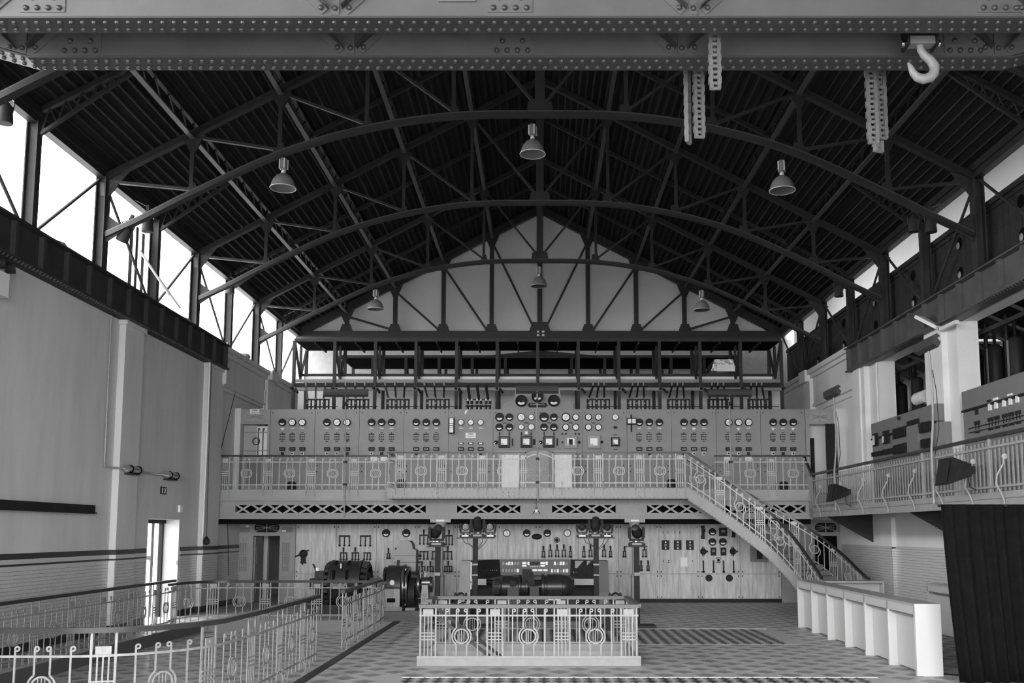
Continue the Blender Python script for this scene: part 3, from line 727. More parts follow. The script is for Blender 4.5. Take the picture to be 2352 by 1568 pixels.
def railing(label, path, mat, hmat, h=1.0, mod=1.12, off=.14, hooks=False, bars=True, hr=(.075, .05), cat='railing', flip=1, mid=True, group=None, skip=None, z0=0):
    """path = [(x, y, z of the base)]; pieces follow the path, uprights stay plumb"""
    if mat.name not in RP: RP[mat.name] = rail_parts(mat)
    R = RP[mat.name]; P = [Vector(p) for p in path]
    S = [0]
    for i in range(1, len(P)): S.append(S[-1] + (P[i].xy - P[i - 1].xy).length)
    def where(s):
        s = max(0, min(s, S[-1] - 1e-6))
        for i in range(len(P) - 1):
            if s <= S[i + 1]:
                t = (s - S[i]) / (S[i + 1] - S[i]); p = P[i].lerp(P[i + 1], t); d = P[i + 1] - P[i]; return p, math.atan2(d.y, d.x)
    t = thing('railing', label, cat, P[0], group)
    O = P[0]; k = 1.0
    def put(key, s, dz=0, name=None):
        p, a = where(s)
        o = link(name or R[key].name.split('.')[0], R[key], t, p - O + Vector((0, 0, dz * k)), (0, 0, a if flip > 0 else a + math.pi), (1, 1, (h - .02) / .955 if key == 'post' else k))
        return o
    up = lambda dz: [p + Vector((0, 0, dz * k)) for p in P]
    obj('handrail', MB().sweep(up(h - .025), hr[0], hr[1]), hmat, t, True)
    obj('upper_bar', MB().sweep(up(.82), .014, .028), mat, t); obj('lower_bar', MB().sweep(up(.14), .014, .028), mat, t)
    s = off
    while s < S[-1] - .02:
        for dx in (-.128, .128):
            if 0 <= s + dx <= S[-1]:
                put('post', s + dx)
                if hooks: put('hook', s + dx)
        if bars and 0 <= s <= S[-1]:
            for dx in (-.06, 0, .06): put('slim_bar', s + dx)
            for z in (.425, .48, .535): put('cross_bar', s, z)
            put('plaque', s)
        c = s + mod / 2
        if c + .27 < S[-1] and c > .3:
            for dx in (-.267, .267): put('scroll_bar', c + dx * mod / 1.12)
            sg = 1 if flip > 0 else -1
            put('bulged_bar_a', c - .0885 * sg); put('bulged_bar_b', c + .0885 * sg)
            put('ring', c)
        s += mod
    return t
def arc(cx, cy, r, a0, a1, n, z=0): return [(cx + r * math.cos(a0 + (a1 - a0) * i / n), cy + r * math.sin(a0 + (a1 - a0) * i / n), z) for i in range(n + 1)]
# stair pit in the middle of the floor
rl = railing('pale iron railing along the front of the central stair pit', [(-2.02, 16.3, .0), (1.65, 16.3, .0)], M_railn, M_wood, 1.0, 1.12, .15, hr=(.11, .06))
kb = obj('kerb', MB().box(-2.05, 1.68, 16.27, 16.42, 0, .13), gm('chipped_pale_paint', .24, .5, var=.12, scale=5), rl)
B('kerb_flat', -2.05, 1.68, 16.255, 16.27, .125, .16, M_railn, rl)
rl = railing('pale iron railing along the rear of the central stair pit', [(-1.98, 18.42, .0), (1.66, 18.42, .0)], M_railn, M_wood, 1.0, 1.12, .14, hr=(.11, .06))
obj('kerb', MB().box(-2.0, 1.68, 18.3, 18.45, 0, .13), M_railn, rl)
rl = railing('pale iron railing on the right side of the central stair pit', [(1.65, 16.36, .0), (1.65, 18.38, .0)], M_railn, M_wood, 1.0, 1.0, .3, hr=(.11, .06))
obj('kerb', MB().box(1.6, 1.70, 16.4, 18.3, 0, .13), M_railn, rl)
rl = railing('short pale iron railing on the left side of the central stair pit', [(-2.0, 17.5, .0), (-2.0, 18.38, .0)], M_railn, M_wood, 1.0, 1.0, .4, hr=(.11, .06))
st = thing('pit_stair', 'steep stair descending to the right inside the central pit', 'stairs', (-1.9, 17.3, 0))
for i in range(11):
    B('tread', -1.85 + i * .29, -1.85 + i * .29 + .3, 16.5, 17.45, -.22 - i * .21, -.18 - i * .21, M_mid, st)
for y in (16.48, 17.48): obj('stringer', MB().bar((-1.9, y, -.1), (1.35, y, -2.45), .03, .26), M_rail, st)
for y in (16.55, 17.42):
    obj('stair_handrail', MB().bar((-1.95, y, .93), (1.3, y, -1.45), .06, .05), M_hand, st)
    for i in range(5): B('baluster', -1.6 + i * .6 - .012, -1.6 + i * .6 + .012, y - .01, y + .01, -.25 - i * .44, .66 - i * .44, M_rail, st)
# sunken bay on the left
ZB = 0.0
path = [(-9.0, 10.95, ZB), (-5.4, 10.95, ZB)] + arc(-5.4, 12.4, 1.45, -math.pi / 2, 0, 9, ZB)[1:] + [(-3.88, 13.6, ZB), (-3.84, 16.75, ZB)]
railing('curved iron railing nearest the viewer on the left with dark handrail', path, M_rail, M_hand, 1.13, 1.3, .18, hooks=True, hr=(.085, .06))
railing('short iron railing between the sunken bay gap and the dark machine', [(-3.78, 18.6, 0), (-3.78, 23.0, 0)], M_rail, M_hand, 1.1, 1.12, .15, hooks=True, hr=(.085, .06))
railing('long straight iron railing in front of the tiled left wall', [(-8.55, 11.0, 0), (-8.62, 22.9, 0)], M_rail, M_hand, 1.1, 1.3, .35, hooks=True, hr=(.08, .06), flip=-1)
railing('iron railing across the far end of the sunken bay', [(-8.75, 22.9, 0)] + arc(-7.75, 23.45, 1.0, math.pi, math.pi / 2, 6, 0) + [(-4.2, 24.45, 0), (-3.85, 24.0, 0), (-3.82, 23.1, 0)], M_rail, M_hand, 1.0, 1.3, .35, hooks=True, hr=(.08, .06))
# ================================================================ gallery in front of the upper switchboard
GZ = 3.47; GY = 28.5; GC = 27.3; GXR = 8.05
fg = MB().box(XL, GXR, GY, 31.0, GZ - .08, GZ).box(-4.36, 4.22, GC, GY, GZ - .08, GZ)
struct('floor_gallery', fg, M_lat)
gl = thing('gallery_girder', 'grey riveted gallery front with crossed lattice panels between the columns', 'girder', (0, GY, 2.62))
B('upper_fascia', XL, -4.3, GY - .02, GY, 3.17, GZ, M_gal, gl); B('upper_fascia', 4.2, GXR, GY - .02, GY, 3.17, GZ, M_gal, gl)
B('ledge', XL, GXR, GY - .14, GY + .05, 3.13, 3.17, M_lat, gl)
B('bottom_flange', XL, GXR, GY - .16, GY + .1, 2.60, 2.64, M_lat, gl)
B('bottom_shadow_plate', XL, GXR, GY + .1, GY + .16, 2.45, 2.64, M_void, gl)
zl0, zl1 = 2.78, 3.01
wins = [(at(541, 1168, GY)[0], at(978, 1168, GY)[0], 12), (at(1050, 1168, GY)[0], at(1195, 1168, GY)[0], 4), (at(1268, 1168, GY)[0], at(1414, 1168, GY)[0], 4), (at(1486, 1168, GY)[0], at(1850, 1168, GY)[0], 10)]
x = XL
for (a, b, n) in wins:
    B('girder_plate', x, a, GY - .02, GY, 2.64, 3.13, M_lat, gl)
    B('upper_strip', a, b, GY - .02, GY, zl1, 3.13, M_lat, gl); B('lower_strip', a, b, GY - .02, GY, 2.64, zl0, M_lat, gl)
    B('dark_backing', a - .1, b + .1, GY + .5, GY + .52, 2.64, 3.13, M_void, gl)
    w = (b - a) / n
    for i in range(n):
        xa, xb = a + i * w, a + (i + 1) * w
        for p, q in (((xa, zl0), (xb, zl1)), ((xa, zl1), (xb, zl0))):
            d = .03 if p[1] < q[1] else .04
            Bar('lattice_bar', (p[0] + .02, GY - d, p[1] - .02 * (1 if p[1] < q[1] else -1)), (q[0] - .02, GY - d, q[1] + .02 * (1 if p[1] < q[1] else -1)), .055, .01, M_gal, gl, up=(0, 1, 0))
    x = b
B('girder_plate', x, GXR, GY - .02, GY, 2.64, 3.13, M_lat, gl)
# projecting middle platform
pf = thing('gallery_platform', 'pale riveted fascia of the gallery platform projecting in the middle', 'platform', (0, GC, 3.18))
B('front_fascia', -4.36, 4.22, GC - .02, GC, 3.18, GZ, M_gal, pf)
for xx in (-4.36, 4.2): B('side_fascia', xx, xx + .02, GC, GY, 3.18, GZ, M_gal, pf)
B('underside_plate', -4.34, 4.2, GC, GY, 3.16, 3.18, M_lat, pf)
rv = MB().lathe([(.02, 0), (.017, -.012), (0, -.017)], 8, 'Y').mesh('rivet', M_gal, True)
nr = 0
for z in (3.20, GZ - .025):
    xx = -4.3
    while xx < 4.2: link('rivet', rv, pf, (xx, -.02, z - 3.18)); xx += .128; nr += 1
for xc in (-4.27, -2.98, -.97, -.81, 1.4, 2.9, 4.05):
    for d in (-.08, .08):
        for z in (3.24, 3.34): link('rivet', rv, pf, (xc + d, -.02, z - 3.18))
for z, m in ((2.68, 0), (3.09, 0)):
    xx = -5.2
    while xx < 6.3: link('rivet', rv, gl, (xx, -.02, z - 2.62)); xx += .126
for i in range(0): obj('cantilever', MB().prism([(GY, 3.12), (GC + .15, 3.12), (GY, 2.9)], -4.0 + i - .02, -4.0 + i + .02, 'YZ'), M_lat, pf)
# gallery railings
railing('iron railing of the left part of the gallery', [(XL + .05, GY - .02, GZ), (-4.36, GY - .02, GZ)], M_grail, M_hand, 1.03, 1.28, .18, hooks=True, hr=(.06, .05))
railing('left return of the gallery platform railing', [(-4.34, GY - .02, GZ), (-4.34, GC, GZ)], M_grail, M_hand, 1.03, 1.1, .95, hr=(.06, .05))
railing('iron railing of the gallery platform left of the arched gate', [(-4.34, GC, GZ), (-.40, GC, GZ)], M_grail, M_hand, 1.03, 1.17, .36, hooks=True, hr=(.06, .05))
railing('iron railing of the gallery platform right of the arched gate', [(.36, GC, GZ), (4.2, GC, GZ)], M_grail, M_hand, 1.03, 1.17, .14, hooks=True, hr=(.06, .05))
railing('iron railing of the right part of the gallery', [(5.2, GY - .02, GZ), (GXR, GY - .02, GZ)], M_grail, M_hand, 1.03, 1.28, .42, hooks=True, hr=(.06, .05))
gt = thing('gallery_gate', 'arched wrought iron gate panel with palm scrolls in the gallery railing', 'gate', (-.02, GC, GZ))
pts = [(-.42 + .8 * i / 10, GC, GZ + 1.0 + .13 * math.sin(math.pi * i / 10)) for i in range(11)]
obj('arched_handrail', MB().sweep(pts, .06, .05), M_hand, gt, True)
obj('arched_bar', MB().sweep([(p[0], p[1], p[2] - .16) for p in pts], .014, .03), M_grail, gt); B('lower_bar', -.42, .38, GC - .007, GC + .007, GZ + .13, GZ + .16, M_grail, gt)
B('middle_post', -.035, -.005, GC - .01, GC + .01, GZ, GZ + 1.0, M_grail, gt)
for s in (-1, 1):
    for k, (dx, dz) in enumerate(((.08, .92), (.16, .88), (.24, .84), (.3, .74))):
        obj('palm_leaf', MB().tube([(-.02 + s * (.01 + dx * q ** 2), GC, GZ + .2 + (dz - .2) * q ** .8) for q in (0, .2, .4, .6, .8, 1)], .008, 5), M_grail, gt)
    for zc, r in ((.28, .1), (.5, .07)):
        obj('scroll', MB().tube([(-.02 + s * (.18 + (r - .008 * i) * math.cos(.6 * i)), GC, GZ + zc + (r - .008 * i) * math.sin(.6 * i)) for i in range(11)], .007, 5), M_grail, gt)
    obj('side_scroll', MB().tube([(-.02 + s * .02, GC, GZ + .2), (-.02 + s * .1, GC, GZ + .42), (-.02 + s * .24, GC, GZ + .44), (-.02 + s * .34, GC, GZ + .3)], .008, 5), M_grail, gt)
# iron columns under the gallery
for s, x in ((-1, -2.93), (1, 2.80)):
    c = thing('iron_column', 'slim pale fluted iron column under the gallery, %s' % ('left of the console' if s < 0 else 'right of the console'), 'column', (x, GY + .05, 0), 'iron columns under the gallery')
    obj('shaft', MB().lathe([(.10, .95), (.085, 1.0), (.08, 2.2)], 12, 'Z', (x, GY + .05, 0)), M_gal, c, True)
    obj('pedestal', MB().lathe([(.16, 0), (.16, .1), (.13, .13), (.125, .9), (.14, .93), (.11, .96)], 8, 'Z', (x, GY + .05, 0)), M_gal, c)
    obj('capital', MB().lathe([(.08, 2.2), (.1, 2.26), (.09, 2.3), (.15, 2.42), (.17, 2.5)], 12, 'Z', (x, GY + .05, 0)), M_gal, c, True)
    B('abacus', x - .3, x + .3, GY - .15, GY + .3, 2.5, 2.6, M_gal, c)
    B('small_label', x - .12, x + .12, GY - .16, GY - .15, 2.53, 2.58, M_lab, c)
# ================================================================ curved stair to the gallery
def interp(tab, n):
    out = []
    for i in range(len(tab) - 1):
        for j in range(n):
            t = j / n; a = Vector(tab[max(i - 1, 0)]); b = Vector(tab[i]); c = Vector(tab[i + 1]); d = Vector(tab[min(i + 2, len(tab) - 1)])
            out.append(.5 * ((2 * b) + (c - a) * t + (2 * a - 5 * b + 4 * c - d) * t * t + (3 * b - a - 3 * c + d) * t ** 3))
    out.append(Vector(tab[-1])); return out
inner = interp([(4.22, 27.3, 3.47), (5.2, 27.28, 2.80), (6.35, 27.1, 1.88), (6.98, 26.65, 1.10), (7.30, 25.8, .32), (7.36, 25.3, .0)], 5)
outer = interp([(4.22, 28.42, 3.47), (5.4, 28.42, 2.80), (6.78, 28.38, 2.02), (7.95, 28.05, 1.26), (8.55, 27.35, .62), (8.78, 26.4, .12), (8.8, 25.9, .0)], 5)
stt = thing('gallery_stair', 'curved riveted steel stair descending from the gallery to the right', 'stairs', (6.8, 27, 0))
def stringer(pts, side):
    m = MB(); n = len(pts); vs = []
    for i, p in enumerate(pts):
        d = pts[min(i + 1, n - 1)] - pts[max(i - 1, 0)]; a = Vector((d.y, -d.x, 0)).normalized() * .018
        zt, zb = p.z + .03, max(p.z - .36, -.02)
        vs += [p.xy.to_3d() + a + Vector((0, 0, zt)), p.xy.to_3d() - a + Vector((0, 0, zt)), p.xy.to_3d() - a + Vector((0, 0, zb)), p.xy.to_3d() + a + Vector((0, 0, zb))]
    fs = [(0, 1, 2, 3), tuple(range(4 * n - 1, 4 * n - 5, -1))]
    for i in range(n - 1):
        for j in range(4): fs.append((4 * i + j, 4 * i + 4 + j, 4 * i + 4 + (j + 1) % 4, 4 * i + (j + 1) % 4))
    return obj('stringer', m.add(vs, fs), M_gal, stt)
stringer(inner, 0); stringer(outer, 1)
for i in range(1, len(inner) - 1, 1):
    a = inner[i]; t = i / (len(inner) - 1) * (len(outer) - 1); k = int(t); b = outer[k].lerp(outer[min(k + 1, len(outer) - 1)], t - k)
    d = (inner[i + 1] - inner[i - 1]); d.z = 0; d.normalize(); z = (a.z + b.z) / 2
    e = d * .15
    obj('tread', MB().add([a.xy.to_3d() - e + Vector((0, 0, z)), a.xy.to_3d() + e + Vector((0, 0, z)), b.xy.to_3d() + e + Vector((0, 0, z)), b.xy.to_3d() - e + Vector((0, 0, z)),
                           a.xy.to_3d() - e + Vector((0, 0, z - .03)), a.xy.to_3d() + e + Vector((0, 0, z - .03)), b.xy.to_3d() + e + Vector((0, 0, z - .03)), b.xy.to_3d() - e + Vector((0, 0, z - .03))],
                          [(0, 1, 2, 3), (7, 6, 5, 4), (0, 4, 5, 1), (1, 5, 6, 2), (2, 6, 7, 3), (3, 7, 4, 0)]), M_mid, stt)
    obj('riser', MB().bar((a.x + e.x, a.y + e.y, z - .08), (b.x + e.x, b.y + e.y, z - .08), .02, .13), M_lat, stt)
rs = MB().lathe([(.022, 0), (.018, -.014), (0, -.02)], 8, 'Y').mesh('rivet', M_gal, True)
for i in range(0, len(inner) - 1):
    for q in (0, .33, .66):
        p = inner[i].lerp(inner[i + 1], q); d = inner[i + 1] - inner[i]; r = math.atan2(d.y, d.x)
        for dz in (-.0, -.33):
            if p.z + dz > .05: o = link('rivet', rs, stt, (p.x + math.sin(r) * .018 - 6.8, p.y - math.cos(r) * .018 - 27, p.z + dz), (0, 0, r))
railing('front railing of the curved gallery stair', [tuple(p) for p in inner], M_grail, M_hand, 1.03, 1.1, -.2, hr=(.07, .06))
railing('rear railing of the curved gallery stair', [tuple(p) for p in outer], M_grail, M_hand, 1.0, 1.15, -.2, hr=(.07, .06))
# ================================================================ right side gallery
RX = 8.0; RZ = 2.88
fr = MB().box(RX, XR, YN + 4, 28.9, RZ - .1, RZ)
struct('floor_side_gallery', fr, M_lat)
rg = thing('side_gallery', 'pale fascia of the side gallery along the right wall', 'fascia', (RX, 20, RZ))
B('fascia', RX - .03, RX, 1, 28.4, RZ - .24, RZ + .03, M_gal, rg); B('fascia_bead', RX - .05, RX - .03, 1, 28.4, RZ - .09, RZ - .075, M_lat, rg)
for y in (27.8, 21.6, 15.5): obj('support_bracket', MB().prism([(RX + .1, RZ - .1), (XR, RZ - .1), (XR, RZ - .95)], y - .05, y + .05), M_dsteel, rg)
rr = thing('side_gallery_railing', 'close barred iron railing of the right side gallery', 'railing', (RX, 20, RZ))
B('handrail', RX - .06, RX + .03, 1, 28.2, RZ + .98, RZ + 1.04, M_hand, rr)
B('upper_bar', RX - .045, RX - .02, 1, 28.2, RZ + .80, RZ + .84, M_gal, rr); B('lower_bar', RX - .045, RX - .02, 1, 28.2, RZ + .1, RZ + .14, M_gal, rr)
bm = MB().box(-.006, .006, -.026, .026, .04, .93).mesh('bar', M_rail)
y = 28.1
while y > 3.0: link('bar', bm, rr, (0, y - 20, 0)); y -= .155
for y in range(2, 29, 3): B('post', RX - .02, RX + .02, y - .025, y + .025, RZ, RZ + 1.0, M_gal, rr)
hm = MB().tube([(-.02, 0, .62), (-.06, -.03, .6), (-.05, .0, .5), (-.16, .02, .3), (-.18, .03, .15), (-.1, .03, .0), (-.05, .03, -.14), (-.06, .03, -.22)], .016, 6)
hm.lathe([(0, -.02), (.05, -.01), (.05, .01), (0, .02)], 10, 'Y', (-.04, -.03, .62)); hm = hm.mesh('scroll_bracket', M_gal, True)
for y in (27.2, 25.4, 23.6, 21.9, 20.35, 18.9, 17.6, 16.4, 15.2): link('scroll_bracket', hm, rr, (0, y - 20, 0))
# steps between the two galleries
sg = thing('gallery_steps', 'short flight of steps with slanting railing joining the two galleries', 'stairs', (RX, 28.45, RZ))
for k in range(3): B('step', RX + .05, XR, 28.3 + k * .22, 28.52 + k * .22, RZ, RZ + .15 * (k + 1), M_lat, sg)
obj('side_stringer', MB().prism([(28.9, GZ), (28.9, GZ - .3), (28.1, RZ - .25), (28.1, RZ + .03)], RX - .03, RX, 'YZ'), M_gal, sg)
obj('slanted_handrail', MB().bar((RX, 28.9, GZ + 1.0), (RX, 28.15, RZ + 1.0), .07, .05), M_hand, sg)
for k in range(6): y = 28.2 + k * .12; z = RZ + (y - 28.15) * .78; B('bar', RX - .012, RX + .012, y - .012, y + .012, z + .05, z + .98, M_rail, sg)
# ================================================================ instruments (shared meshes)
def gauge_mesh(r):
    return MB().lathe([(r, 0), (r, -.05), (r * .93, -.065), (r * .86, -.055), (0, -.055)], 20, 'Y').mesh('gauge', M_blk, True)
def gauge_mesh_pale(r):
    return MB().lathe([(r, 0), (r, -.05), (r * .93, -.065), (r * .8, -.055), (0, -.055)], 20, 'Y').mesh('gauge', M_ring, True)
_gz = {}
def gauge(parent, X, Y, Z, r, kind):
    """kind D: black case with a pale crescent scale low down; W: pale round dial with needle"""
    k = (round(r, 2), kind); r = round(r, 2)
    if k not in _gz:
        if kind == 'D':
            sc_ = MB().ring((0, -.058, r * .12), r * .78, r * .42, -.004, 0, 12, math.radians(218), math.radians(322)).mesh('scale', M_dial)
            _gz[k] = (gauge_mesh(r), sc_, None)
        else:
            _gz[k] = (gauge_mesh(r) if kind == 'W' else gauge_mesh_pale(r), MB().lathe([(r * .76, -.055), (r * .76, -.060), (0, -.060)], 18, 'Y').mesh('dial', M_dial),
                      MB().bar((-r * .1, -.063, -r * .55), (r * .25, -.063, r * .45), .004, r * .08, (1, 0, 0)).mesh('needle', M_blk))
    a, b, c = _gz[k]
    g = link('gauge', a, parent); g.location = Vector((X, Y, Z)) - org(parent)
    d = link('scale' if kind == 'D' else 'dial', b, g)
    if c: n = link('needle', c, g, rot=(0, random.uniform(-1.2, 1.2), 0))
    return g
_tc = []
def terminal_mesh(v):
    m = MB()
    for i in range(3):
        for j in range(3): m.box(i * .062 - .062 - .017, i * .062 - .062 + .017, -.03, 0, j * .075 - .075 - .014, j * .075 - .075 + .014)
    if v != 1: m.box(-.085, .085, -.035, -.02, .085, .098).box(-.01, .01, -.035, -.015, .09, .14)
    else: m.box(-.04, .04, -.03, 0, .125, .14)
    if v != 2: m.box(-.04, .04, -.03, 0, -.15, -.135)
    else: m.box(-.085, .085, -.035, -.02, -.112, -.098).box(-.03, .05, -.035, -.015, -.15, -.13)
    if v: m.box(-.078, -.068, -.03, -.02, -.07, .08)
    return m.mesh('terminal_block', M_blk)
_tc = [terminal_mesh(i) for i in range(3)]
# ================================================================ upper switchboard, twelve panels
UY = 30.0
ux = [at(620 + 102.5 * k, 1000, UY)[0] for k in range(13)]
zt = 6.07
kinds = ['DWW', 'DWW', 'DDD', 'DDD', 'PPP', None, None, None, 'DDD', 'DDD', 'WWW', 'DDD']
ulab = ['first from the left door', 'second from the left door', 'third from the left, all black dials', 'fourth from the left, half behind the platform railing', 'with the small 2000 volts plate',
        'with square recorders, left of the middle joint', 'with recorder and grey square meter, right of the middle joint', 'with four pale dials and a star knob', 'with a twin meter box in its top corner', 'third from the right end', 'second from the right end, three pale dials', 'at the right end by the doorway']
def uu(u, v): return at(u, v, UY)
UP = []
for k in range(12):
    x0, x1 = ux[k], ux[k + 1]
    p = thing('upper_switchboard', 'grey upper switchboard panel, ' + ulab[k], 'switchboard', ((x0 + x1) / 2, UY, GZ), 'upper switchboard panels')
    UP.append(p)
    B('slab', x0 + .006, x1 - .006, UY, UY + .05, GZ + .02, zt, M_slate, p)
    for bx in (x0 + .08, x1 - .1): Cy('bolt', (bx, UY - .012, zt - .11), (bx, UY + .01, zt - .11), .018, M_blk, p, 8)
    for bx in (x0 + .1, x1 - .12):
        for bz in (4.28, 4.1): Cy('bolt', (bx, UY - .012, bz), (bx, UY + .01, bz), .018, M_blk, p, 8)
    if k not in (5, 6, 7):
        for j in range(3):
            u = 649 + 102.4 * k + 23 * j
            if k == 4: u = 1059 + 22.5 * j
            X, Z = uu(u, 970)
            gauge(p, X, UY, Z, .125 if kinds[k][j] != 'P' else .105, kinds[k][j])
            Xp, Zp = uu(u, 983); B('label_plate', Xp - .055, Xp + .055, UY - .01, UY, Zp - .013, Zp + .013, M_lab, p)
            if (j == 0 and k in (0, 11)) or (j == 1 and k in (9, 10)) or (j == 2 and k == 11): B('label_tag', Xp - .03, Xp + .03, UY - .01, UY, Zp - .06, Zp - .015, M_lab, p)
            if k != 4:
                Xc, Zc = uu(u - .5, 1003); o = link('terminal_block', _tc[(k + j * 2) % 3], p); o['kind'] = 'stuff'; o.location = Vector((Xc, UY, Zc)) - org(p)
            else:
                Xc, Zc = uu(u, 1018); B('fuse_plate', Xc - .08, Xc + .08, UY - .03, UY, Zc - .03, Zc + .03, M_blk, p); B('fuse_label', Xc - .05, Xc + .05, UY - .035, UY - .03, Zc - .018, Zc + .018, M_lab, p)
            Xf, Zf = uu(u, 1031); fb = B('fuse_box', Xf - .09, Xf + .09, UY - .06, UY, Zf - .055, Zf + .055, M_blk2, p)
            for q in (-1, 0, 1):
                dot = Cy('fuse_cap', (Xf + q * .045, UY - .07, Zf - .005), (Xf + q * .045, UY - .06, Zf - .005), .016, M_lab if 3 <= k <= 9 else M_mid, p, 8)
            Xs, Zs = uu(u, 1041); B('socket', Xs - .045, Xs + .045, UY - .04, UY, Zs - .05, Zs + .035, M_lab if (k + j) % 3 else M_blk, p); B('plug', Xs - .025, Xs + .025, UY - .07, UY - .04, Zs - .035, Zs + .02, M_blk, p)
def z5(x, y): return uu(950 + x / 4.48, 750 + y / 4.48)
pk = lambda x: 5 if x < 1270 else (6 if x < 1730 else 7)
for x, y, r, kd in ((885, 932, 47, 'D'), (986, 932, 38, 'D'), (1107, 932, 43, 'P'), (1211, 932, 33, 'P'), (882, 1035, 38, 'D'), (986, 1035, 38, 'D'), (1107, 1033, 33, 'P'), (1211, 1033, 35, 'P'),
                    (1343, 932, 48, 'D'), (1443, 932, 38, 'D'), (1566, 932, 47, 'W'), (1668, 932, 37, 'W'), (1342, 1035, 38, 'D'), (1443, 1035, 38, 'D'), (1566, 1035, 37, 'W'), (1668, 1035, 37, 'W'),
                    (1798, 932, 37, 'W'), (1901, 932, 37, 'W'), (2074, 932, 36, 'P'), (1798, 1035, 37, 'W'), (1901, 1035, 37, 'W')):
    X, Z = z5(x, y); gauge(UP[pk(x)], X, UY, Z, r / 4.48 / 73, kd)
for x, y, w, h, fm in ((933, 1188, 115, 115, M_blk), (1160, 1187, 115, 115, M_blk), (1392, 1187, 115, 115, M_blk), (1616, 1187, 135, 130, M_mid), (1852, 1187, 135, 140, M_mid), (2075, 1187, 85, 90, M_blk2), (1160, 1095, 50, 48, M_mid)):
    X, Z = z5(x, y); a, b = w / 4.48 / 146, h / 4.48 / 146; p = UP[pk(x)]
    o = obj('recorder', MB().box(X - a, X + a, UY - .12, UY, Z - b, Z + b).ring((X, UY - .12, Z), a * 1.0, a * .8, -.02, 0, 4, math.pi / 4, math.pi / 4 + 2 * math.pi), fm, p)
    f = obj('recorder_chart', MB().box(X - a * .72, X + a * .72, UY - .126, UY - .12, Z - b * .68, Z + b * .72), M_dial, o) if False else B('recorder_chart', X - a * .74, X + a * .74, UY - .125, UY - .12, Z - b * .7, Z + b * .74, M_dial, p)
    if w > 60: B('chart_pen', X - a * .5, X - a * .1, UY - .13, UY - .126, Z - b * .45, Z - b * .3, M_mid, p); B('chart_bar', X - a * .7, X + a * .7, UY - .13, UY - .126, Z - b * .62, Z - b * .54, M_mid, p)
    if w == 135 and x < 1700: B('mechanism', X - a * .3, X + a * .3, UY - .13, UY - .126, Z - b * .5, Z + b * .4, M_blk2, p)
for x, y, r in ((848, 1190, 20), (1308, 1190, 18), (1530, 1103, 9), (1566, 1103, 9), (1666, 1103, 9), (1702, 1103, 9), (1530, 1190, 10), (1704, 1190, 14), (1936, 1187, 14)):
    X, Z = z5(x, y); p = UP[pk(x)]; rr_ = r / 4.48 / 73
    k = obj('knob', MB().lathe([(rr_, 0), (rr_, -.04), (rr_ * .8, -.05), (rr_ * .5, -.045), (rr_ * .4, -.08), (0, -.08)], 14, 'Y', (X, UY, Z)), M_blk, p, True)
    if r > 15: Bar('lever', (X, UY - .09, Z), (X - .06, UY - .09, Z - .06), .02, .02, M_lab, p)
for x, y, w, h in ((1018, 1187, 14, 75), (1240, 1187, 26, 60), (1478, 1187, 14, 75), (884, 1103, 12, 36), (984, 1103, 12, 36), (1109, 1103, 12, 36), (1211, 1103, 12, 30), (1343, 1103, 12, 36), (1443, 1103, 12, 36), (2074, 1113, 38, 6), (2077, 1262, 38, 6), (935, 990, 44, 6), (1160, 990, 44, 6), (1395, 990, 44, 6), (1615, 990, 44, 6), (1850, 990, 44, 6)):
    X, Z = z5(x, y); B('switch_strip', X - w / 654, X + w / 654, UY - .04, UY, Z - h / 654, Z + h / 654, M_blk, UP[pk(x)])
X, Z = z5(2074, 1037)
st_ = []
for i in range(6): st_ += [(X + .085 * math.cos(i * math.pi / 3), Z + .05 * math.sin(i * math.pi / 3)), (X + .04 * math.cos((i + .5) * math.pi / 3), Z + .03 * math.sin((i + .5) * math.pi / 3))]
obj('star_knob', MB().prism(st_, UY - .07, UY), M_blk, UP[7])
# relay box and volts plate on the fifth panel
X, Z = z5(393, 1022); p = UP[4]
B('relay_case', X - .09, X + .09, UY - .14, UY, Z - .25, Z + .25, M_blk2, p)
for dz, h in ((.15, .08), (.03, .02), (-.04, .025), (-.15, .07)): B('relay_window', X - .06, X + .06, UY - .15, UY - .14, Z + dz - h, Z + dz + h, M_lab, p)
X, Z = z5(587, 1118); vp = B('volts_plate', X - .16, X + .16, UY - .02, UY, Z - .085, Z + .085, M_lab, p)
letters('volts_lettering', '2000', .085, M_blk, X, UY - .022, Z + .035, p); letters('volts_lettering', 'VOLTS', .07, M_blk, X, UY - .022, Z - .04, p)
X, Z = uu(1450, 968); p = UP[8]
B('twin_meter', X - .15, X + .15, UY - .16, UY - .02, Z - .10, Z + .10, M_blk2, p)
for d in (-.07, .07): B('meter_window', X + d - .055, X + d + .055, UY - .165, UY - .16, Z - .07, Z + .07, M_lab, p)
B('meter_bar', X - .025, X + .025, UY - .03, UY, Z - .32, Z + .22, M_blk, p)
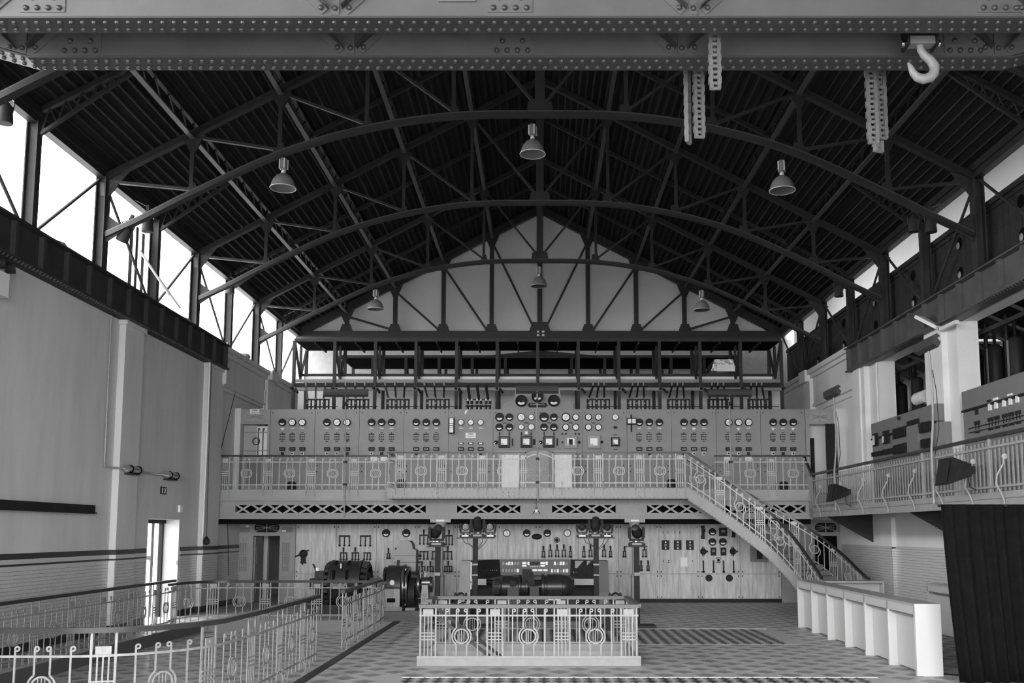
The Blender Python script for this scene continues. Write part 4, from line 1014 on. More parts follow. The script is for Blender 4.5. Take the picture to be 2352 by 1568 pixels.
# crest with the three big dials and the maker's plate
cre = thing('switchboard_crest', 'rounded crest of the switchboard with three large black dials', 'switchboard', (at(1235, 930, UY)[0], UY, zt))
poly = [z5(x, y) for x, y in ((905, 850), (912, 815), (940, 785), (985, 772), (1020, 755), (1045, 690), (1045, 655), (1505, 655), (1510, 690), (1530, 755), (1570, 775), (1615, 785), (1640, 815), (1648, 850))]
obj('crest_slab', MB().prism(poly, UY, UY + .05), M_slate, cre)
for x, y in ((1108, 765), (1275, 718), (1443, 763)): X, Z = z5(x, y); gauge(cre, X, UY, Z, .19, 'D')
X, Z = z5(1275, 808)
obj('name_plate', MB().prism([(X - .32, Z), (X - .26, Z + .07), (X + .26, Z + .07), (X + .32, Z), (X + .26, Z - .07), (X - .26, Z - .07)], UY - .02, UY), M_blk, cre)
letters('name_lettering', 'SCHNEIDER & C\u1d49' if False else 'SCHNEIDER & Cie', .058, M_lab, X, UY - .022, Z + .02, cre)
# ================================================================ isolators above the panels and the busbar steelwork
FY = 31.2
def isolator(u0, u1, label, strips=3, rev=False):
    Xa, _ = at(u0, 930, UY + .5); Xb, _ = at(u1, 930, UY + .5); Y = UY + .5
    t = thing('isolator_frame', label, 'switchgear', ((Xa + Xb) / 2, Y, zt), 'isolator frames above the switchboard')
    zb, zu = zt - .05, 6.45
    for z in (zb + .02, (zb + zu) / 2 - .02, zu): B('frame_bar', Xa, Xb, Y - .02, Y + .02, z - .022, z + .022, M_blk, t)
    for i in range(6):
        X = Xa + (Xb - Xa) * (.03 + i * .188); w = .045 if i % 2 == 0 else .026
        B('isolator_blade', X - w, X + w, Y - .05, Y - .02, zb, zu + .02, M_blk, t)
    for i in range(3):
        X = Xa + (Xb - Xa) * (.06 + i * .34)
        for z in (zb + .08, zu - .13, zu + .02): Cy('insulator', (X, Y - .10, z), (X, Y - .05, z), .03, M_iron, t, 8)
        if i < strips:
            dx = (-.18 if not rev else .18) * (1 - .4 * i); Bar('bus_strip', (X, Y - .04, zu + .02), (X + dx, FY - .3, 6.98), .06, .012, M_blk, t, up=(0, 1, 0))
            Cy('strip_insulator', (X + dx * .9, FY - .3, 6.95), (X + dx, FY - .3, 7.08), .03, M_mid, t, 8)
    Cy('drive_rod', (Xa - .2, Y - .06, zb + .02), (Xa, Y - .06, zb + .02), .02, M_blk, t, 6); Cy('drive_rod', (Xb - .05, Y - .06, (zb + zu) / 2 - .02), (Xb + .28, Y - .06, (zb + zu) / 2 - .02), .014, M_blk, t, 6)
il = ['over the leftmost panel', 'over the second panel from the left', 'over the third panel from the left', 'over the fourth panel from the left']
for (a, b), l in zip(((704, 757), (796, 848), (889, 941), (980, 1033)), il): isolator(a, b, 'black open isolator frame ' + l)
for (a, b), l in zip(((1349, 1401), (1441, 1493), (1533, 1585), (1626, 1680), (1718, 1768)), ['just right of the crest', 'over the panel with the twin meter', 'over the third panel from the right', 'behind the right tube lamp', 'over the rightmost panel']): isolator(a, b, 'black open isolator frame ' + l, rev=True)
fr_ = thing('fuse_rack', 'rack of three pairs of fuses left of the crest', 'switchgear', (at(1098, 930, UY + .4)[0], UY + .4, zt))
for k in range(3):
    for j in range(2):
        X, Z = at(1075 + k * 21 + j * 9, 932, UY + .4)
        Cy('fuse_tube', (X, UY + .3, 6.08), (X, UY + .3, 6.22), .035, M_blk, fr_, 10); Cy('fuse_cap', (X, UY + .3, 6.28), (X, UY + .3, 6.38), .045, M_blk2, fr_, 10); Cy('fuse_cap', (X, UY + .3, 6.38), (X, UY + .3, 6.44), .025, M_lab, fr_, 8)
    X, Z = at(1079 + k * 21, 932, UY + .4); Bar('bus_strip', (X, UY + .4, 6.44), (X - .1, FY - .3, 6.98), .09, .012, M_blk, fr_, up=(0, 1, 0))
B('rack_bar', at(1069, 930, UY + .4)[0], at(1128, 930, UY + .4)[0], UY + .4, UY + .44, 6.2, 6.26, M_blk, fr_); B('rack_bar', at(1069, 930, UY + .4)[0], at(1128, 930, UY + .4)[0], UY + .4, UY + .44, 6.42, 6.46, M_blk, fr_)
tg = obj('luggage_tag', MB().prism([z5(525, 900), z5(528, 870), z5(560, 845), z5(550, 880), z5(535, 900)], UY - .02, UY - .012), M_lab); tag(tg, 'small white tag hanging at the top edge of the switchboard', 'tag')
# steel frame carrying the bus supports
bf = thing('busbar_frame', 'long dark steel frame of uprights and beams above the switchboard', 'frame', (0, FY, 6))
fx = [at(675.0, 860, FY)[0] + (at(1795, 860, FY)[0] - at(675, 860, FY)[0]) * k / 12 for k in range(13)]
for k, x in enumerate(fx):
    B('upright', x - .05, x + .05, FY - .05, FY + .05, GZ, 8.5, M_dsteel, bf)
    B('rear_upright', x - .05, x + .05, FY + 1.6, FY + 1.7, GZ, 8.5, M_dsteel, bf)
    Bar('brace', (x, FY + .05, 8.45), (x, FY + .85, 7.4), .08, .04, M_dsteel, bf); Bar('brace', (x, FY + 1.6, 8.45), (x, FY + .85, 7.4), .08, .04, M_dsteel, bf)
    B('rear_hanger', x - .035, x + .035, FY + .8, FY + .9, 7.25, 8.5, M_dsteel, bf)
    B('bracket', x - .03, x + .03, FY - .35, FY + .05, 6.86, 6.92, M_blk, bf)
    if k < 12: Cy('bus_insulator', (x + .2, FY - .25, 6.74), (x + .1, FY - .15, 6.88), .04, M_blk2, bf, 8)
for z0, z1, y, m in ((8.48, 8.58, FY - .06, M_dsteel), (7.48, 7.56, FY + .9, M_dsteel), (6.84, 6.94, FY - .06, M_mid), (6.96, 7.10, FY - .02, M_blk), (7.12, 7.22, FY - .02, M_mid)):
    B('beam', fx[0], fx[12], y, y + .08, z0, z1, m, bf)
B('pale_board', fx[0] + .15, fx[12] - .1, FY + .9, FY + .95, 7.18, 7.46, M_lab, bf)
B('deck', fx[0], fx[12], FY + 0, FY + 1.7, 8.5, 8.56, M_void, bf)
for k in range(12): B('deck_joist', (fx[k] + fx[k + 1]) / 2 - .02, (fx[k] + fx[k + 1]) / 2 + .02, FY, FY + 1.7, 8.42, 8.5, M_dsteel, bf)
bf2 = thing('rear_busbar_frame', 'second dark steel frame standing farther back above the switchboard', 'frame', (0, 35.2, 6))
X0, X1 = -7.2, 7.1; Y2 = 33.95
for k in range(13):
    x = X0 + (X1 - X0) * k / 12
    B('upright', x - .05, x + .05, Y2, Y2 + .1, GZ, 8.5, M_dsteel, bf2); B('rear_upright', x - .05, x + .05, Y2 + 2.5, Y2 + 2.6, GZ, 8.5, M_dsteel, bf2)
    Bar('brace', (x, Y2 + .1, 8.4), (x, Y2 + .8, 7.7), .08, .04, M_dsteel, bf2)
B('beam', X0, X1, Y2 - .02, Y2 + .08, 8.44, 8.54, M_dsteel, bf2); B('deck', X0, X1, Y2, Y2 + 2.6, 8.48, 8.52, M_void, bf2)
obj('ridged_cover', MB().prism([(-2.0, 8.5), (0, 8.7), (2.1, 8.5)], Y2 - .1, Y2 + .0), M_dsteel, bf2)
# brick partition behind the switchgear: whitewashed, seen between the frames
struct('wall_partition', MB().box(-8.6, 8.6, 33.7, 33.9, GZ - .1, 7.3), M_wallR)
wb = thing('foil_duct', 'crumpled shiny foil covered duct lying on the bus frame', 'duct', (at(1665, 840, 32.1)[0], 32.1, 7.56))
ps = [at(u, v, 32.0) for u, v in ((1632, 852), (1640, 826), (1682, 826), (1690, 852))]
dm = MB().prism([(a, b + .0) for a, b in ps], 31.9, 33.2); obj('duct_body', dm, gm('crumpled_foil', .45, .25, metal=.9, var=.3, scale=6, bump=1.0), wb)
q = [at(u, v, 31.88) for u, v in ((1646, 853), (1646, 838), (1685, 838), (1688, 853))]; obj('duct_end', MB().prism(q, 31.82, 31.9), M_lab, wb)
# ================================================================ lower switchboard of marble
LY = 30.8
lx = [at(678 + 92.92 * k, 1290, LY)[0] for k in range(13)]
def ll(u, v): return at(u, v, LY)
llab = ['beside the left doorway', 'above the round generator', 'with two dials above the tall shield', 'behind the left iron column', 'left of the console top', 'above the left half of the console', 'above the right half of the console', 'behind the right lamp stand',
        'behind the right iron column', 'with three black breaker boxes', 'with four black dials and rod switches', 'half hidden by the curved stair']
LP = []
for k in range(12):
    a, b = lx[k], lx[k + 1]
    p = thing('marble_switchboard', 'veined marble lower switchboard panel, ' + llab[k], 'switchboard', ((a + b) / 2, LY, 0), 'lower marble switchboard panels'); LP.append(p)
    B('upper_slab', a + .005, b - .005, LY, LY + .05, .905, 2.6, M_marb, p); B('lower_slab', a + .005, b - .005, LY, LY + .05, .12, .893, M_marb, p)
    B('plinth', a, b, LY + .01, LY + .06, 0, .12, M_blk, p)
    for bx in (a + .06, b - .06):
        for bz in (2.38, .96, .83, .17): Cy('bolt', (bx, LY - .015, bz), (bx, LY, bz), .022, M_blk, p, 8)
def lk(u): return LP[max(0, min(11, int((u - 678) / 92.92)))]
def knife(u, v, w, h, n, handle=True):
    """knife switch: yoke with n blades, coordinates of its centre"""
    X, Z = ll(u, v); s = 72.0; w /= s; h /= s; m = MB()
    m.box(-w / 2, w / 2, -.09, -.05, h * .36, h * .5)
    for i in range(n):
        x = -w / 2 + .02 + (w - .04) * (i / (n - 1) if n > 1 else .5)
        m.box(x - .014, x + .014, -.08, -.04, -h * .42, h * .4); m.cyl((x, -.09, -h * .4), (x, 0, -h * .4), .032, n=8); m.cyl((x, -.06, 0), (x, 0, 0), .02, n=6)
    if handle: m.box(-.018, .018, -.12, -.08, h * .45, h * .5 + .14).cyl((0, -.1, h * .5 + .05), (0, -.1, h * .5 + .16), .026, n=8)
    o = link('knife_switch', m.mesh('knife_switch', M_blk), lk(u)); o.location = Vector((X, LY, Z)) - org(lk(u))
for u, v, w, h, n, hd in ((792, 1242, 25, 26, 3, 0), (840, 1242, 25, 26, 3, 0), (790, 1277, 17, 18, 3, 1), (817, 1277, 17, 18, 3, 1), (844, 1277, 17, 18, 3, 0), (893, 1276, 8, 13, 2, 1), (910, 1276, 8, 13, 2, 1), (849, 1306, 9, 11, 2, 1),
                          (974, 1239, 21, 24, 3, 1), (1032, 1240, 17, 24, 3, 1), (974, 1275, 20, 20, 3, 0), (1001, 1275, 18, 20, 3, 0), (1029, 1275, 20, 20, 3, 1), (970, 1306, 15, 13, 3, 1), (989, 1306, 15, 13, 3, 1), (1030, 1306, 19, 14, 4, 1),
                          (1248, 1272, 8, 15, 2, 1), (1264, 1270, 9, 17, 2, 1), (1279.5, 1270, 9, 17, 2, 1), (1295, 1270, 10, 17, 2, 1), (1310, 1272, 7, 15, 2, 1), (1341, 1272, 8, 15, 2, 1), (1356, 1270, 9, 17, 2, 1), (1387, 1270, 9, 17, 2, 1), (1402, 1272, 7, 15, 2, 1),
                          (1434, 1272, 8, 14, 2, 1), (1480, 1270, 10, 18, 2, 1), (1472, 1304, 7, 12, 2, 1), (1488, 1304, 7, 12, 2, 1)): knife(u, v, w, h, n, bool(hd))
for u, v, r, kd in ((887, 1224, 9.2, 'D'), (933.5, 1224, 9.2, 'D'), (1164, 1224, 8.5, 'P'), (1210, 1224, 8.8, 'D'), (1257, 1224, 9, 'D'), (1303, 1224, 9, 'P'), (1636, 1221, 9, 'D'), (1636, 1244, 9, 'D'), (1660, 1244, 9, 'D')):
    X, Z = ll(u, v); gauge(lk(u), X, LY, Z, r / 72, kd)
X, Z = ll(1233, 1232); obj('oval_plate', MB().lathe([(0, -.03), (.1, -.028), (.165, 0)], 20, 'Y', (0, 0, 0)), M_blk, LP[5], True)
o = [c for c in LP[5].children if c.name.startswith('oval_plate')][0]; o.location = Vector((X, LY, Z)) - org(LP[5]); o.scale = (1, 1, .58)
X, Z = ll(1279, 1240); obj('pressure_dial', MB().ring((X, LY, Z), .095, .075, -.03, 0, 16).lathe([(.06, 0), (.06, -.03), (0, -.04)], 12, 'Y', (X, LY, Z)), M_blk2, LP[6])
for u, v in ((1528, 1251), (1556, 1251), (1584, 1251)):
    X, Z = ll(u, v); B('breaker_box', X - .115, X + .115, LY - .08, LY, Z - .15, Z + .15, M_blk, LP[9])
    for dz in (.085, -.1): Cy('breaker_cap', (X, LY - .1, Z + dz), (X, LY - .08, Z + dz), .028, M_lab, LP[9], 10)
    B('breaker_slot', X - .04, X + .04, LY - .085, LY - .08, Z - .04, Z + .03, M_mid, LP[9])
X, Z = ll(1571, 1290); B('paper_sheet', X - .11, X + .11, LY - .008, LY, Z - .145, Z + .145, M_lab, LP[9])
for u, v in ((1523, 1222), (1534, 1222), (1550, 1222), (1561, 1222)): X, Z = ll(u, v); B('slot', X - .008, X + .008, LY - .01, LY, Z - .05, Z + .05, M_blk, LP[9])
for u, v in ((1524, 1288), (1536, 1287), (1536, 1291), (1590, 1288)): X, Z = ll(u, v); Cy('stud', (X, LY - .02, Z), (X, LY, Z), .02, M_blk, LP[9], 8)
for u, v, w, h in ((1660, 1221, 18, 19), (1638, 1266, 12, 18), (1661, 1266, 12, 18)): X, Z = ll(u, v); B('meter_case', X - w / 144, X + w / 144, LY - .08, LY, Z - h / 144, Z + h / 144, M_blk, LP[10]); B('meter_face', X - w / 300, X + w / 300, LY - .085, LY - .08, Z - .02, Z + .06, M_mid, LP[10])
for u in (1615, 1638.5, 1661.5, 1684.5):
    X, Z = ll(u, 1301); B('rod_switch', X - .018, X + .018, LY - .06, LY, Z - .18, Z + .2, M_blk, LP[10]); B('rod_grip', X - .035, X + .035, LY - .08, LY - .02, Z - .19, Z - .13, M_blk, LP[10])
for u, v in ((1615, 1266), (1683, 1266)):
    X, Z = ll(u, v); obj('rotary_switch', MB().lathe([(.1, 0), (.1, -.06), (.06, -.1), (0, -.1)], 12, 'Y', (X, LY, Z)).box(X - .02, X + .14, LY - .11, LY - .05, Z - .025, Z + .025).ring((X, LY, Z + .11), .045, .02, -.02, 0, 10).ring((X, LY, Z - .11), .045, .02, -.02, 0, 10), M_blk, LP[10])
for u, v, h in ((1614, 1222, .42), (1684, 1226, .22)): X, Z = ll(u, v); obj('tall_switch', MB().box(X - .04, X + .05, LY - .08, LY, Z - h / 2, Z + h / 2).box(X - .06, X + .02, LY - .1, LY, Z - h / 2, Z - h / 4).box(X - .02, X + .07, LY - .1, LY, Z, Z + h / 4), M_blk, LP[10])
X, Z = ll(1650, 1286); obj('clamp_switch', MB().lathe([(.05, 0), (.04, -.06), (0, -.07)], 10, 'Y', (X, LY, Z)).ring((X, LY, Z), .09, .07, -.02, 0, 12, .6, 2.5).ring((X, LY, Z), .09, .07, -.02, 0, 12, 3.7, 5.7), M_blk, LP[10])
for u, v in ((1628, 1327), (1675, 1327)): X, Z = ll(u, v); obj('round_cover', MB().lathe([(.11, 0), (.11, -.03), (.095, -.045), (0, -.045)], 20, 'Y', (X, LY, Z)), M_blk, LP[10], True)
X, Z = ll(1742, 1272); B('meter_case', X - .26, X + .26, LY - .12, LY, Z - .24, Z + .24, M_cab, LP[11]); B('meter_window', X - .08, X + .1, LY - .13, LY - .12, Z - .15, Z + .12, M_blk, LP[11])
X, Z = ll(698, 1277)
sv = obj('crank_valve', MB().lathe([(.06, 0), (.13, -.03), (.13, -.1), (.06, -.14)], 12, 'Y', (X, LY, Z + .08)).box(X - .07, X + .07, LY - .12, LY, Z - .19, Z + .06).box(X - .09, X + .09, LY - .1, LY, Z - .22, Z - .18).bar((X - .24, LY - .13, Z - .01), (X + .18, LY - .13, Z + .2), .04, .04).cyl((X - .02, LY - .1, Z - .2), (X - .02, LY - .1, Z - .27), .02), M_blk, LP[0])
for u in (747, 770, 952, 968, 1050, 1140, 1330, 1500, 1512): pass
# ================================================================ joinery doorways at the ends of the switchboards
def doorway(label, x0, x1, y, z0, ztop, op, zop, fan, plaques=True, sidelights=True):
    """framed doorway with sidelights and an oval fanlight; op = opening x range"""
    t = thing('doorway', label, 'door frame', ((x0 + x1) / 2, y, z0))
    zf0, zf1 = fan
    if op[0] - x0 > .1:
        B('side_panel', x0, op[0], y, y + .06, z0, zop, M_door, t)
    if x1 - op[1] > .05: B('side_panel', op[1], x1, y, y + .06, z0, zop, M_door, t)
    B('transom_panel', x0, x1, y, y + .06, zop, ztop, M_door, t); B('transom_rail', op[0] - .08, op[1] + .08, y - .02, y, zop, zop + .06, M_door, t)
    cx = (op[0] + op[1]) / 2; w = (op[1] - op[0]) / 2 * .95; zc = (zf0 + zf1) / 2; r = (zf1 - zf0) / 2
    poly = [(cx + (w - r) + r * math.cos(a), zc + r * math.sin(a)) for a in [(-90 + 15 * i) * math.pi / 180 for i in range(13)]] + [(cx - (w - r) + r * math.cos(a), zc + r * math.sin(a)) for a in [(90 + 15 * i) * math.pi / 180 for i in range(13)]]
    obj('fanlight', MB().prism(poly, y - .012, y), M_sky if z0 > 1 else M_blk2, t)
    B('fanlight_bar', cx - .015, cx + .015, y - .03, y - .012, zf0, zf1, M_door, t)
    for s in (-1, 1):
        for dz in (-.7, -.1, .55): obj('fanlight_scroll', MB().tube([(cx + s * w * q, y - .02, zc + r * dz * (q ** .7) * (1 if dz else 1)) for q in (.05, .3, .55, .85)], .012, 5), M_rail, t)
    return t
x0, x1 = at(542, 1300, LY)[0], lx[0] - .01
d1 = doorway('joinery doorway with slatted sidelights at the lower left end of the switchboard', x0, x1, LY, 0, 2.6, (at(580, 1300, LY)[0], at(641, 1300, LY)[0]), 2.1, (at(600, 1222, LY)[1], at(600, 1200, LY)[1]))
for u0, u1 in ((549, 573), (648, 672)):
    a, b = at(u0, 1210, LY), at(u1, 1222, LY); B('corner_pane', a[0], b[0], LY - .01, LY, b[1], a[1], M_cab, d1)
for uc in (559, 657):
    X = at(uc, 1260, LY)[0]
    B('slat_backing', X - .115, X + .115, LY - .006, LY, at(uc, 1312, LY)[1], at(uc, 1246, LY)[1], M_cab, d1)
    for i in range(5): B('slat', X - .12 + i * .058 - .011, X - .12 + i * .058 + .011, LY - .025, LY - .006, at(uc, 1312, LY)[1], at(uc, 1246, LY)[1], M_door, d1)
    for v in (1270, 1276, 1298): z = at(uc, v, LY)[1]; B('cross_slat', X - .13, X + .13, LY - .03, LY - .01, z - .012, z + .012, M_door, d1)
    z = at(uc, 1239, LY)[1]; B('square_plaque', X - .1, X + .1, LY - .02, LY, z - .07, z + .07, M_door, d1); Cy('plaque_stud', (X, LY - .03, z), (X, LY - .02, z), .012, M_blk, d1, 6)
B('label_plate', at(565, 1208, LY)[0], at(572, 1208, LY)[0], LY - .02, LY - .01, at(565, 1210, LY)[1], at(565, 1206, LY)[1], M_lab, d1); B('label_plate', at(648, 1219, LY)[0], at(657, 1219, LY)[0], LY - .02, LY - .01, at(565, 1221, LY)[1], at(565, 1217, LY)[1], M_lab, d1)
dl = thing('door_leaf', 'open panelled door leaf seen edge on in the lower left doorway', 'door', (at(583, 1300, LY)[0], LY, 0))
xo = at(581, 1300, LY)[0]
obj('leaf', MB().bar((xo + .02, LY + .06, 1.04), (xo + .06, LY + .78, 1.04), .04, 2.06), M_door, dl)
for z in (.55, 1.5): obj('leaf_panel', MB().bar((xo + .03, LY + .2, z), (xo + .05, LY + .62, z), .05, .6), M_rail, dl)
struct('wall_passage', MB().box(x0 - .4, x0 + .2, 31.1, 36, 0, 3.2).box(x1 - .2, x1, 31.1, 36, 0, 3.2).box(x0, x1, 35.9, 36, 0, 3.2).box(x0, x1, 31.1, 36, 3.2, 3.3), M_wall)
wc = B('passage_pier', at(604, 1300, 32.4)[0], at(613, 1300, 32.4)[0], 32.4, 32.6, 0, 3.2, M_wallR); tag(wc, 'pale wall edge standing inside the lower left doorway', 'pier')
# lower right doorway, mostly behind the stair
x0r, x1r = lx[12] + .01, at(1965, 1300, LY)[0]
d2 = doorway('dark joinery doorway behind the curved stair at the lower right', x0r, x1r, LY, 0, 2.6, (at(1873, 1300, LY)[0], at(1925, 1300, LY)[0]), 2.1, (at(1850, 1222, LY)[1], at(1850, 1200, LY)[1]))
B('dark_opening', at(1873, 1300, LY)[0], at(1925, 1300, LY)[0], LY + .05, LY + .08, 0, 2.1, M_void, d2)
B('corner_pane', at(1893, 1210, LY)[0] + .3, at(1918, 1210, LY)[0] + .3, LY - .01, LY, at(1893, 1222, LY)[1], at(1893, 1200, LY)[1], M_cab, d2)
B('panel_moulding', at(1803, 1350, LY)[0], at(1825, 1350, LY)[0], LY - .02, LY, .2, 1.3, M_door, d2)
# upper doorways
x0, x1 = at(552, 1000, UY)[0], ux[0] - .01
d3 = doorway('upper left doorway with oval fanlight and barred window', x0, x1, UY, GZ, zt, (at(557, 1000, UY)[0], at(614, 1000, UY)[0]), at(600, 974, UY)[1], (at(600, 967, UY)[1], at(600, 947, UY)[1]))
zs = lambda v: at(600, v, UY)[1]
B('door_lower', at(557, 1000, UY)[0], at(614, 1000, UY)[0], UY + .02, UY + .06, GZ, zs(1046), M_door, d3)
B('door_inset', at(568, 1000, UY)[0], at(601, 1000, UY)[0], UY + .005, UY + .02, zs(1115), zs(1062), M_cab, d3)
B('window_pane', at(558, 1000, UY)[0], at(588, 1000, UY)[0], UY + .10, UY + .11, zs(1046), zs(976), M_sky, d3); B('window_pane', at(588, 1000, UY)[0], at(613, 1000, UY)[0], UY + .10, UY + .11, zs(1046), zs(978), M_lab, d3)
for v in (992, 1034): B('window_bar', at(558, 1000, UY)[0], at(613, 1000, UY)[0], UY - .01, UY + .03, zs(v) - .015, zs(v) + .015, M_door, d3)
for u in (593, 604):
    X = at(u, 1000, UY)[0]; B('window_scroll_bar', X - .012, X + .012, UY, UY + .02, zs(1046), zs(985), M_blk, d3); obj('window_scroll', MB().ring((X + .02, UY + .01, zs(985)), .035, .018, -.01, .01, 12), M_blk, d3)
obj('window_ring', MB().ring((at(588, 1013, UY)[0], UY + .01, zs(1013)), .12, .095, -.01, .01, 18), M_blk2, d3)
vs_ = thing('volts_sign', 'small white 2000 volts sign above the upper left doorway', 'sign', (at(586, 945, UY)[0], UY - .03, zs(945)))
X, Z = at(586, 945, UY); obj('sign_plate', MB().box(X - .15, X + .15, UY - .05, UY - .03, Z - .075, Z + .075), M_lab, vs_)
letters('sign_lettering', '2000', .08, M_blk, X, UY - .053, Z + .03, vs_); letters('sign_lettering', 'VOLTS', .065, M_blk, X, UY - .053, Z - .04, vs_)
x0, x1 = ux[12] + .01, at(1915, 1000, UY)[0]
d4 = doorway('upper right doorway with oval fanlight and dark door leaf', x0, x1, UY, GZ, zt, (at(1860, 1000, UY)[0], at(1908, 1000, UY)[0]), at(600, 974, UY)[1], (at(600, 967, UY)[1], at(600, 947, UY)[1]))
B('door_leaf', at(1886, 1000, UY)[0], at(1911, 1000, UY)[0], UY - .5, UY - .45, GZ, zs(977), M_blk2, d4); B('dark_room', at(1856, 1000, UY)[0], at(1880, 1000, UY)[0], UY + .5, UY + .55, GZ, zs(1002), M_blk2, d4)
B('room_wall', at(1850, 1000, UY)[0], at(1912, 1000, UY)[0], UY + .7, UY + .75, GZ, zs(970), M_wallR, d4)
# vitrine behind the gate in the middle of the lower zone of the upper board
vt = thing('gate_cabinet', 'pale glazed cabinet behind the arched gallery gate', 'cabinet', (at(1232, 1080, UY)[0], UY - .3, GZ))
a, b = at(1143, 1080, UY - .3)[0], at(1322, 1080, UY - .3)[0]; c1, c2 = at(1203, 1080, UY - .3)[0], at(1262, 1080, UY - .3)[0]
zt2 = at(1232, 1037, UY - .3)[1]
B('cabinet_body', a, b, UY - .3, UY - .02, GZ + .02, zt2, M_gal, vt); B('glass_panel', a + .1, c1 - .15, UY - .32, UY - .3, GZ + .12, zt2 - .1, M_lab, vt); B('glass_panel', c2 + .15, b - .1, UY - .32, UY - .3, GZ + .12, zt2 - .1, M_lab, vt)
B('middle_panel', c1, c2, UY - .34, UY - .3, GZ + .1, zt2 + .0, M_gal, vt); B('cabinet_top', a - .02, b + .02, UY - .33, UY - .02, zt2, zt2 + .03, M_gal, vt)
for x in (a + .1, c1 - .15, c1, c2, c2 + .15, b - .1): B('stile', x - .015, x + .015, UY - .35, UY - .32, GZ + .05, zt2, M_cab, vt)
for u in (858, 881, 1670, 1720):
    X, Z = at(u, 1053, UY - .06); c = B('notice_card', X - .1, X + .1, UY - .012, UY - .004, Z - .065, Z + .065, M_lab); tag(c, {858: 'left ', 881: 'right '}.get(u, '') + ('white notice card of the pair left of the platform' if u < 1000 else ('white notice card under the right tube lamp' if u == 1670 else 'white notice card near the right end of the board')), 'card')
# ================================================================ tube lamps on gooseneck poles
def tube_lamp(label, X, Y, zhead, w, zfoot, tilt=0):
    t = thing('tube_lamp', label, 'lamp', (X, Y, zfoot), 'tube lamps on poles')
    hd = MB().prism([(-.05, .13), (.03, .16), (.05, .12), (-.02, .07), (.05, .0), (.02, -.06), (-.06, -.03), (-.09, .05)], -w / 2, w / 2, 'YZ')
    h = link('lamp_head', hd.mesh('lamp_head', M_lamph), t); h.location = (0, -.05, zhead - zfoot); h.rotation_euler = (0, tilt, 0)
    b = link('lamp_louvre', MB().box(-w / 2, w / 2, -.07, .0, .035, .075).box(-w / 2, w / 2, -.07, 0, -.09, -.05).mesh('lamp_louvre', M_blk), h)
    obj('pole', MB().tube([(X, Y - .09, zhead + .08), (X, Y - .1, zhead - .2), (X, Y - .02, zhead - .9), (X + .02, Y - .02, zfoot)], .022, 8), M_rail, t, True)
    B('pole_joint', X - .03, X + .03, Y - .13, Y - .06, zhead - .36, zhead - .24, M_blk2, t)
    for z in (GZ + .15, GZ + .82): B('pole_clamp', X - .04, X + .06, Y - .06, Y + .12, z - .03, z + .03, M_dsteel, t)
X, Z = at(795, 905, 28.35); tube_lamp('tube lamp on a tall pole at the left of the gallery railing', X, 28.38, Z, 1.33, 2.62)
X, Z = at(1234, 893, 27.15); tube_lamp('tube lamp on a tall pole in front of the crest with big dials', X, 27.17, Z - .05, 1.22, 3.1)
X, Z = at(1675, 905, 28.35); tube_lamp('tube lamp on a tall pole at the right of the gallery railing', X, 28.38, Z, 1.3, 3.3)
def side_lamp(label, Y, zhead, w):
    X = RX - .05
    t = thing('tube_lamp', label, 'lamp', (X, Y, RZ), 'tube lamps on the side gallery')
    hd = MB().prism([(-.1, .1), (0, .16), (.06, .1), (.0, .06), (.07, -.02), (.02, -.12), (-.08, -.06)], -w / 2, w / 2, 'XZ')
    h = link('lamp_head', hd.mesh('lamp_head', M_lamph), t); h.location = (-.32 + .3, 0, zhead - RZ)
    obj('pole', MB().tube([(X - .02, Y, zhead + .1), (X + .02, Y, zhead - .3), (X + .04, Y, RZ + 2.0), (X + .02, Y, RZ + 1.5), (X - .05, Y - .05, RZ + 1.0), (X - .05, Y - .05, RZ - .1)], .024, 8), M_rail, t, True)
    obj('cable', MB().tube([(X + .06, Y, zhead - .5), (X + .12, Y, RZ + 2.2), (X + .1, Y - .1, RZ + 1.4), (X, Y - .1, RZ + .9)], .008, 5), M_blk, t)
    return t
side_lamp('tube lamp on a bent pole at the far end of the side gallery railing', 25.7, 5.95, 1.1)
side_lamp('tube lamp on a bent pole in the middle of the side gallery railing', 19.3, 6.0, 1.0)
# floodlights
fl_ = thing('floodlight', 'flat white floodlight fixed at the corner under the right runway beam', 'floodlight', (9.35, 22.0, 7.0))
obj('housing', MB().bar((9.1, 22.6, 7.35), (9.38, 22.1, 6.98), .26, .08), M_lab, fl_); obj('bracket', MB().bar((9.38, 22.1, 6.95), (9.45, 21.5, 6.95), .05, .05), M_mid, fl_); obj('tube_case', MB().bar((9.38, 22.0, 6.92), (9.40, 21.2, 6.92), .1, .08), M_lab, fl_)
bh = thing('emergency_light', 'twin headed emergency light box high on the left wall edge', 'light', (XL + .05, 16.4, 6.4))
B('case', XL, XL + .25, 15.9, 16.5, 6.3, 6.72, M_lab, bh)
for y in (16.1, 16.42): obj('head', MB().cyl((XL + .2, y, 6.82), (XL + .34, y + .08, 6.84), .1, n=12), M_blk2, bh, True)
